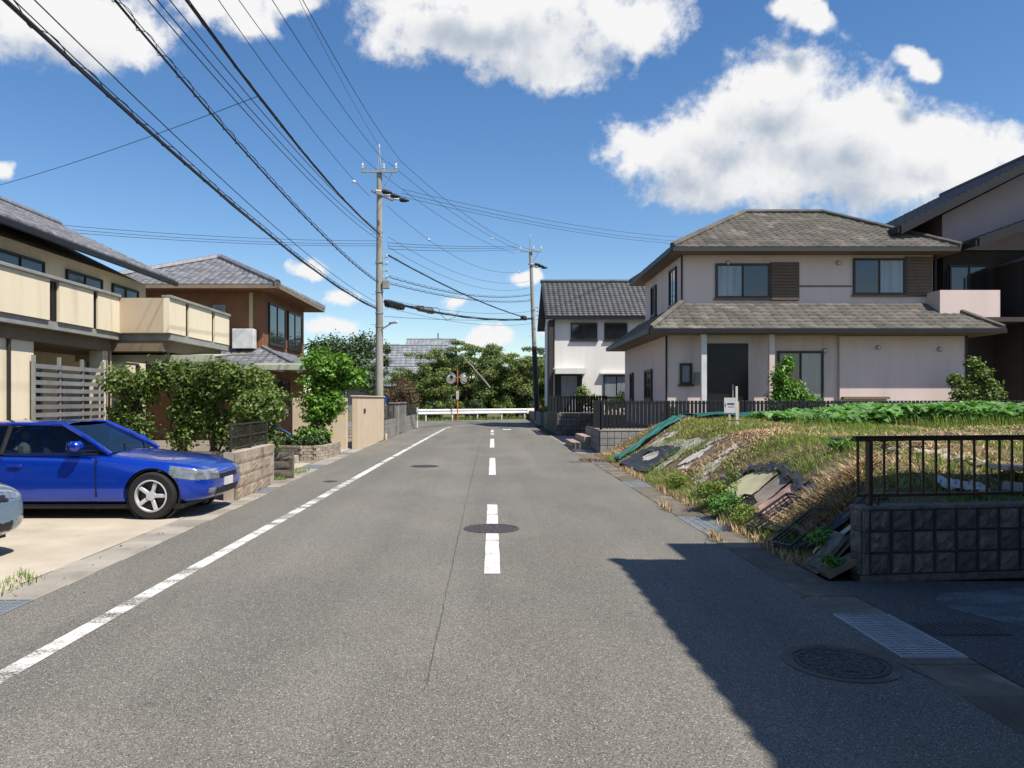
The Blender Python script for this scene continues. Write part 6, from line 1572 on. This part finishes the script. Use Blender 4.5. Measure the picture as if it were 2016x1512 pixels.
        for ax in (ax_f, ax_r):
            wm = Matrix.Translation((ax, s * (hw - .10), wr)) @ Matrix.Rotation(R(-90) * s, 4, 'X')
            wh = MB().lathe([(.2, -.1), (.29, -.1), (wr - .005, -.08), (wr, -.05), (wr, .05), (wr - .005, .08), (.29, .1), (.215, .095)], n=36, m=wm, cap=False).build('wheel', 'tyre', t, True)
            mb = MB(); mb.lathe([(.21, .02), (.22, .094), (.2, .1), (.19, .03)], n=36, m=wm, cap=False)
            for q in range(5):
                a = 2 * math.pi * q / 5; sp = MB().box(.04, -.026, .05, .2, .026, .085, .008); mb.add([wm @ (Matrix.Rotation(a, 4, 'Z') @ v) for v in sp.v], sp.f)
            mb.lathe([(.06, .04), (.06, .095), (0, .098)], n=14, m=wm); mb.build('rim', 'alloy', wh, True)
            MB().lathe([(0, -.06), (.2, -.06), (.2, .0), (0, .01)], n=20, m=wm).build('brake_disc', 'steel_dark', wh, True)
            MB().lathe([(wr + .05, -.2), (wr + .05, .02), (wr + .03, .02), (wr + .03, -.2)], n=30, m=wm, cap=False).build('arch_liner', 'car_trim', t, True)
    for s in (-1, 1):      # front seats, seen through the glass
        sx = xf - 2.35
        MB().box(sx - .25, s * .36 - .24, .35, sx + .25, s * .36 + .24, .55, .06).build('seat', 'car_trim', t, True)
        MB().box(sx - .36, s * .36 - .22, .5, sx - .2, s * .36 + .22, roof - .28, .05).build('seat_back', 'wall_grey', t, True)
        MB().box(sx - .36, s * .36 - .11, roof - .27, sx - .26, s * .36 + .11, roof - .12, .03).build('head_rest', 'wall_grey', t, True)
    MB().box(xf - 1.75, -.72, .6, xf - 1.42, .72, hood + .075, .05).build('dashboard', 'car_trim', t, True)
    MB().box(xr + .7, -.6, .35, xr + 1.0, .6, hood + .25, .06).build('rear_seat', 'car_trim', t, True)
    wm2 = Matrix.Translation((xf - 1.85, .36, hood + .08)) @ Matrix.Rotation(R(-65), 4, 'Y')
    MB().tube([wm2 @ Vector((.17 * math.cos(a * .4488), .17 * math.sin(a * .4488), 0)) for a in range(15)], .014, 6).build('steering_wheel', 'car_trim', t, True)
    MB().box(xr + .4, -hw + .07, .14, xf - .35, hw - .07, .2).build('underbody', 'car_trim', t)
    for s in (-1, 1): MB().tube([(x_ws + .1, s * .3 - .05, zb + .01), (x_ws - .15, s * .3 + .3, zb + .09)], .008, 5).build('wiper', 'car_trim', t)
    return t
car('bright blue car parked with its nose toward the street', (-6.0, 10.98, .004), 0.0, 'car_blue', 4.4, 1.72, 1.29, .82)
car('steel blue car cut off by the left edge of the picture', (-7.0, 7.4, .004), R(-3), 'car_steel', 4.3, 1.7, 1.5, .9)

# ------------------------------------------------------------------ trees and shrubs
def bush(name, label, x, y, z0, clumps, m, n, size, group=None, seed=1, stems=4, up=.4, aspect=.55, bark='bark', cat='shrub'):
    t = thing(name, label, cat, (x, y, z0), group)
    mb = MB(); g = random.Random(seed)
    for k in range(stems):
        c = clumps[k % len(clumps)]
        limb(mb, (x + g.uniform(-.12, .12), y + g.uniform(-.12, .12), z0 - .05), (c[0] + g.uniform(-.3, .3) * c[3], c[1] + g.uniform(-.3, .3) * c[4], c[2] + c[5] * .5), .035, .01, 6, 6, .05, seed * 10 + k)
    mb.build('trunk', bark, t, True)
    leafcloud('crown', m, t, clumps, n, size, up, .5, aspect, seed)
    return t
g = random.Random(3)
# hedge between the stone wall and the cream house
for k, (x, m, h, lab) in enumerate([(-7.7, 'leaf_hedge', 2.3, 'hedge shrub at the left end, under the cream balcony'), (-6.9, 'leaf_hedge', 2.45, 'hedge shrub second from the left, before the carport'), (-6.1, 'leaf_hedge', 2.45, 'hedge shrub in the middle of the row, above the car bonnet'), (-5.3, 'leaf_hedge', 2.4, 'hedge shrub second from the right in the row'), (-4.75, 'leaf_hedge', 2.0, 'loose shrub at the right end of the hedge behind the tan wall')]):
    y = 16.6 + g.uniform(-.2, .2) - (.9 if k == 4 else 0); h += .2
    cl = [(x + g.uniform(-.3, .3), y + g.uniform(-.3, .3), h - .55 + g.uniform(-.3, .12), .5 + g.uniform(-.1, .1), .45, .42) for _ in range(5)] + [(x + g.uniform(-.3, .3), y, h * .42 + g.uniform(-.4, .3), .45, .4, .5) for _ in range(4)]
    bush('hedge_shrub', lab, x, y, 0, cl, m, 6500, .09, 'hedge behind the tan wall', 400 + k, 6)
# ornamental bush in the brick planter
cl = [(-4.62 + g.uniform(-.5, .5), 21.6 + g.uniform(-.4, .4), 1.1 + k * .17, .55, .5, .38) for k in range(11)] + [(-4.3, 21.5, 2.6, .5, .45, .35), (-3.95, 21.8, 2.2, .45, .4, .4), (-5.0, 21.2, .6, .6, .5, .35), (-4.5, 21.4, 1.5, .5, .45, .5)]
bush('planter_bush', 'tall bright green bush growing from the curved brick planter', -4.9, 21.3, .34, cl, 'leaf_bright', 9000, .12, None, 450, 7, .5, .6)
bush('planter_groundcover', 'low dark leafy plants along the brick planter edge', -5.0, 20.7, .34, [(-5.4, 20.7, .48, .5, .25, .2), (-4.85, 20.7, .5, .35, .3, .22), (-4.75, 21.5, .48, .2, .5, .2)], 'leaf_dark', 2600, .09, None, 451, 3)
bush('dark_tree', 'dark rounded evergreen behind the bright bush', -8.0, 39.5, 0, [(-8.2 + g.uniform(-1.6, 1.6), 39.5 + g.uniform(-1, 1), 3.7 + g.uniform(-.9, .8), 1.2, 1.1, .9) for _ in range(10)], 'leaf_dark', 9000, .16, None, 452, 5, cat='tree')
bush('garden_conifer', 'dark green conifer beside the first pole at the left of the trees', -7.6, 56.5, 0, [(-8.4 + g.uniform(-.7, .7), 56.5, 2.2 + k * .45, 1.1 - k * .1, .9, .5) for k in range(8)], 'leaf_dark', 6000, .14, None, 453, 3, cat='tree')
bush('brown_shrub', 'reddish brown shrub behind the grey block wall at the left', -6.7, 50.5, 0, [(-6.6 + g.uniform(-1.3, 1.4), 50.5 + g.uniform(-.7, .7), 2.0 + g.uniform(-.9, .8), .85, .7, .65) for _ in range(11)], 'leaf_brown', 9500, .11, None, 454, 7, cat='shrub', bark='bark_pale')
tag(MB().box(-7.35, 50.0, 1.45, -6.95, 50.05, 1.85).build('blue_sign', 'blue_plastic'), 'small blue panel half hidden in the brown shrub', 'panel')
# cherry trees behind the guard rail
def tree(label, x, y, h, spread, n, m, seed, size=.17, lean=(0, 0), low=1.0, cat='tree'):
    g = random.Random(seed); t = thing('cherry_tree', label, cat, (x, y, 0), 'trees behind the guard rail')
    mb = MB(); top = Vector((x + lean[0], y + lean[1], h * .45)); limb(mb, (x, y, -.1), top, .2, .14, 9, 6, .04, seed); cl = []
    for k in range(11):
        a = 2 * math.pi * k / 11 + g.uniform(-.3, .3); r = spread * g.uniform(.55, 1.0); q = Vector((x + math.cos(a) * r + lean[0], y + math.sin(a) * r * .7 + lean[1], h * g.uniform(.5, .9)))
        pts = limb(mb, top.lerp(Vector((x, y, h * .25)), g.uniform(0, .7)), q, .075, .018, 6, 7, .05, seed * 20 + k)
        for p in pts[3:]:
            cl.append((p.x + g.uniform(-.3, .3), p.y + g.uniform(-.3, .3), p.z + g.uniform(-.1, .35), g.uniform(.5, .95), g.uniform(.5, .8), g.uniform(.22, .42)))
    for k in range(16): cl.append((x + g.uniform(-.85, .85) * spread + lean[0], y + g.uniform(-.5, .3) * spread, g.uniform(h * .3, h * .8), 1.0, .8, .55))
    for k in range(8): cl.append((x + g.uniform(-.6, .6) * spread + lean[0], y + g.uniform(-.4, .2) * spread, g.uniform(low, h * .6), .8, .7, .5))
    for k in range(5): cl.append((x + g.uniform(-.5, .5) * spread + lean[0], y + g.uniform(-.4, .4), h * g.uniform(.85, 1.0), .7, .6, .28))
    mb.build('trunk', 'bark', t, True)
    leafcloud('crown', m, t, cl, n, size, .5, .5, .5, seed)
tree('cherry tree with the highest crown in the middle behind the mirror', -2.2, 66, 6.9, 3.4, 27000, 'leaf_cherry', 11)
tree('cherry tree at the left behind the guard rail, olive leaves', -5.8, 65, 5.6, 3.1, 22000, 'leaf_cherry', 12)
tree('cherry tree right of the middle, dark trunk beside the rail', 1.2, 65.2, 5.9, 3.0, 24000, 'leaf_cherry', 13, .17, (.3, 0))
tree('dark green tree at the right end of the guard rail', 3.3, 68, 6.2, 2.8, 20000, 'leaf_hedge', 14, .16)
tree('small tree at the far right behind the second pole', 5.6, 70, 5.6, 2.4, 12000, 'leaf_hedge', 15, .16)
mb = MB(); limb(mb, (-.2, 62.4, 2.6), (-2.4, 62.0, 5.2), .085, .045, 7, 7, .02, 77); limb(mb, (-.9, 62.25, 3.5), (.2, 62.0, 4.4), .035, .018, 5, 5, .04, 78)
tag(mb.build('bare_branch', 'bark_pale', None, True), 'pale bare branch slanting across the dark foliage', 'branch')
for k, (x, y, rx, h, m, lab) in enumerate([(-.9, 62.6, 1.2, 1.7, 'leaf_dark', 'broad leaved shrub right of the mirror pole behind the rail'), (1.0, 63.6, 1.1, 1.5, 'leaf_hedge', 'shrub behind the middle of the guard rail'), (2.6, 64.9, 1.2, 2.4, 'leaf_dark', 'dark shrub behind the right end of the guard rail'), (-4.6, 60.2, 1.0, 1.5, 'leaf_hedge', 'shrub behind the left end of the guard rail'), (-2.9, 61.4, .9, 1.6, 'leaf_hedge', 'shrub directly behind the mirror pole')]):
    bush('rail_shrub', lab, x, y, 0, [(x + g.uniform(-.6, .6) * rx, y + g.uniform(-.3, .3), h * g.uniform(.25, .85), rx * .55, .5, .4) for _ in range(7)], m, 3600, .15, 'shrubs behind the guard rail', 470 + k, 4)
for k, (x, m, lab) in enumerate([(-6.6, 'leaf_dark', 'dark thicket behind the left trees'), (-3.6, 'leaf_dark', 'dark thicket behind the mirror pole trees'), (-.6, 'leaf_hedge', 'thicket behind the middle cherry tree'), (2.4, 'leaf_dark', 'dark thicket behind the right trees'), (5.4, 'leaf_dark', 'dark thicket beyond the second pole')]):
    bush('thicket', lab, x, 70.5, 0, [(x + g.uniform(-1.7, 1.7), 70.5 + g.uniform(-.6, .6), g.uniform(.5, 3.4), 1.2, .8, .8) for _ in range(12)], m, 8000, .22, 'thickets behind the cherry trees', 490 + k, 4)
p = np.concatenate([scatter(9000, -6, 3.4, 57.2, 64.8, lambda x, y, r: (y - 57.0 - (x + 5.55) * .746 > -.25) & (y - 57.0 - (x + 5.55) * .746 < .9), 31)])
stuff(tag(blades('rail_grass', 'green_grass', p, np.full(len(p), .0), .12, .42, .03, .5, 33), 'green grass strip growing under the guard rail', 'grass'))
# shrubs between the slat fence and the mauve house
bush('garden_bush', 'bright green leaning bush before the mauve house entrance', 9.0, 23.6, .66, [(9.0, 23.7, 2.2, .45, .4, .6), (9.3, 23.7, 1.8, .6, .45, .5), (9.8, 23.7, 1.45, .6, .4, .4), (10.4, 23.7, 1.2, .6, .4, .3), (8.9, 23.7, 1.5, .45, .4, .5), (9.2, 23.7, 2.7, .25, .25, .4)], 'leaf_bright', 5200, .11, None, 480, 5)
bush('garden_bush', 'round leafy bush at the right end before the mauve house', 14.9, 23.6, .66, [(14.7, 23.7, 1.8, .55, .45, .5), (15.2, 23.7, 2.3, .5, .4, .45), (15.5, 23.7, 1.8, .5, .4, .5), (14.4, 23.7, 2.2, .3, .3, .3), (15.0, 23.7, 2.7, .3, .3, .3), (15.0, 23.7, 1.3, .6, .4, .4)], 'leaf_hedge', 3600, .12, None, 481, 5)
bush('garden_bush', 'small shrub left of the mauve house porch', 5.6, 24.0, .66, [(5.6, 24.0, 1.1, .35, .3, .4), (6.1, 24.0, 1.0, .3, .3, .3)], 'leaf_hedge', 1300, .09, None, 482, 3)
bush('garden_bush', 'shrub before the white house door', 4.9, 41.5, .9, [(4.9, 41.5, 1.8, .5, .4, .7), (5.5, 41.5, 1.5, .5, .4, .5)], 'leaf_hedge', 2200, .12, None, 483, 4)
bush('garden_bush', 'shrub under the white house right window', 7.3, 41.5, .9, [(7.2, 41.5, 1.6, .6, .4, .6), (7.9, 41.5, 1.7, .5, .4, .6), (6.6, 41.5, 1.3, .5, .4, .4)], 'leaf_dark', 2600, .12, None, 484, 4)
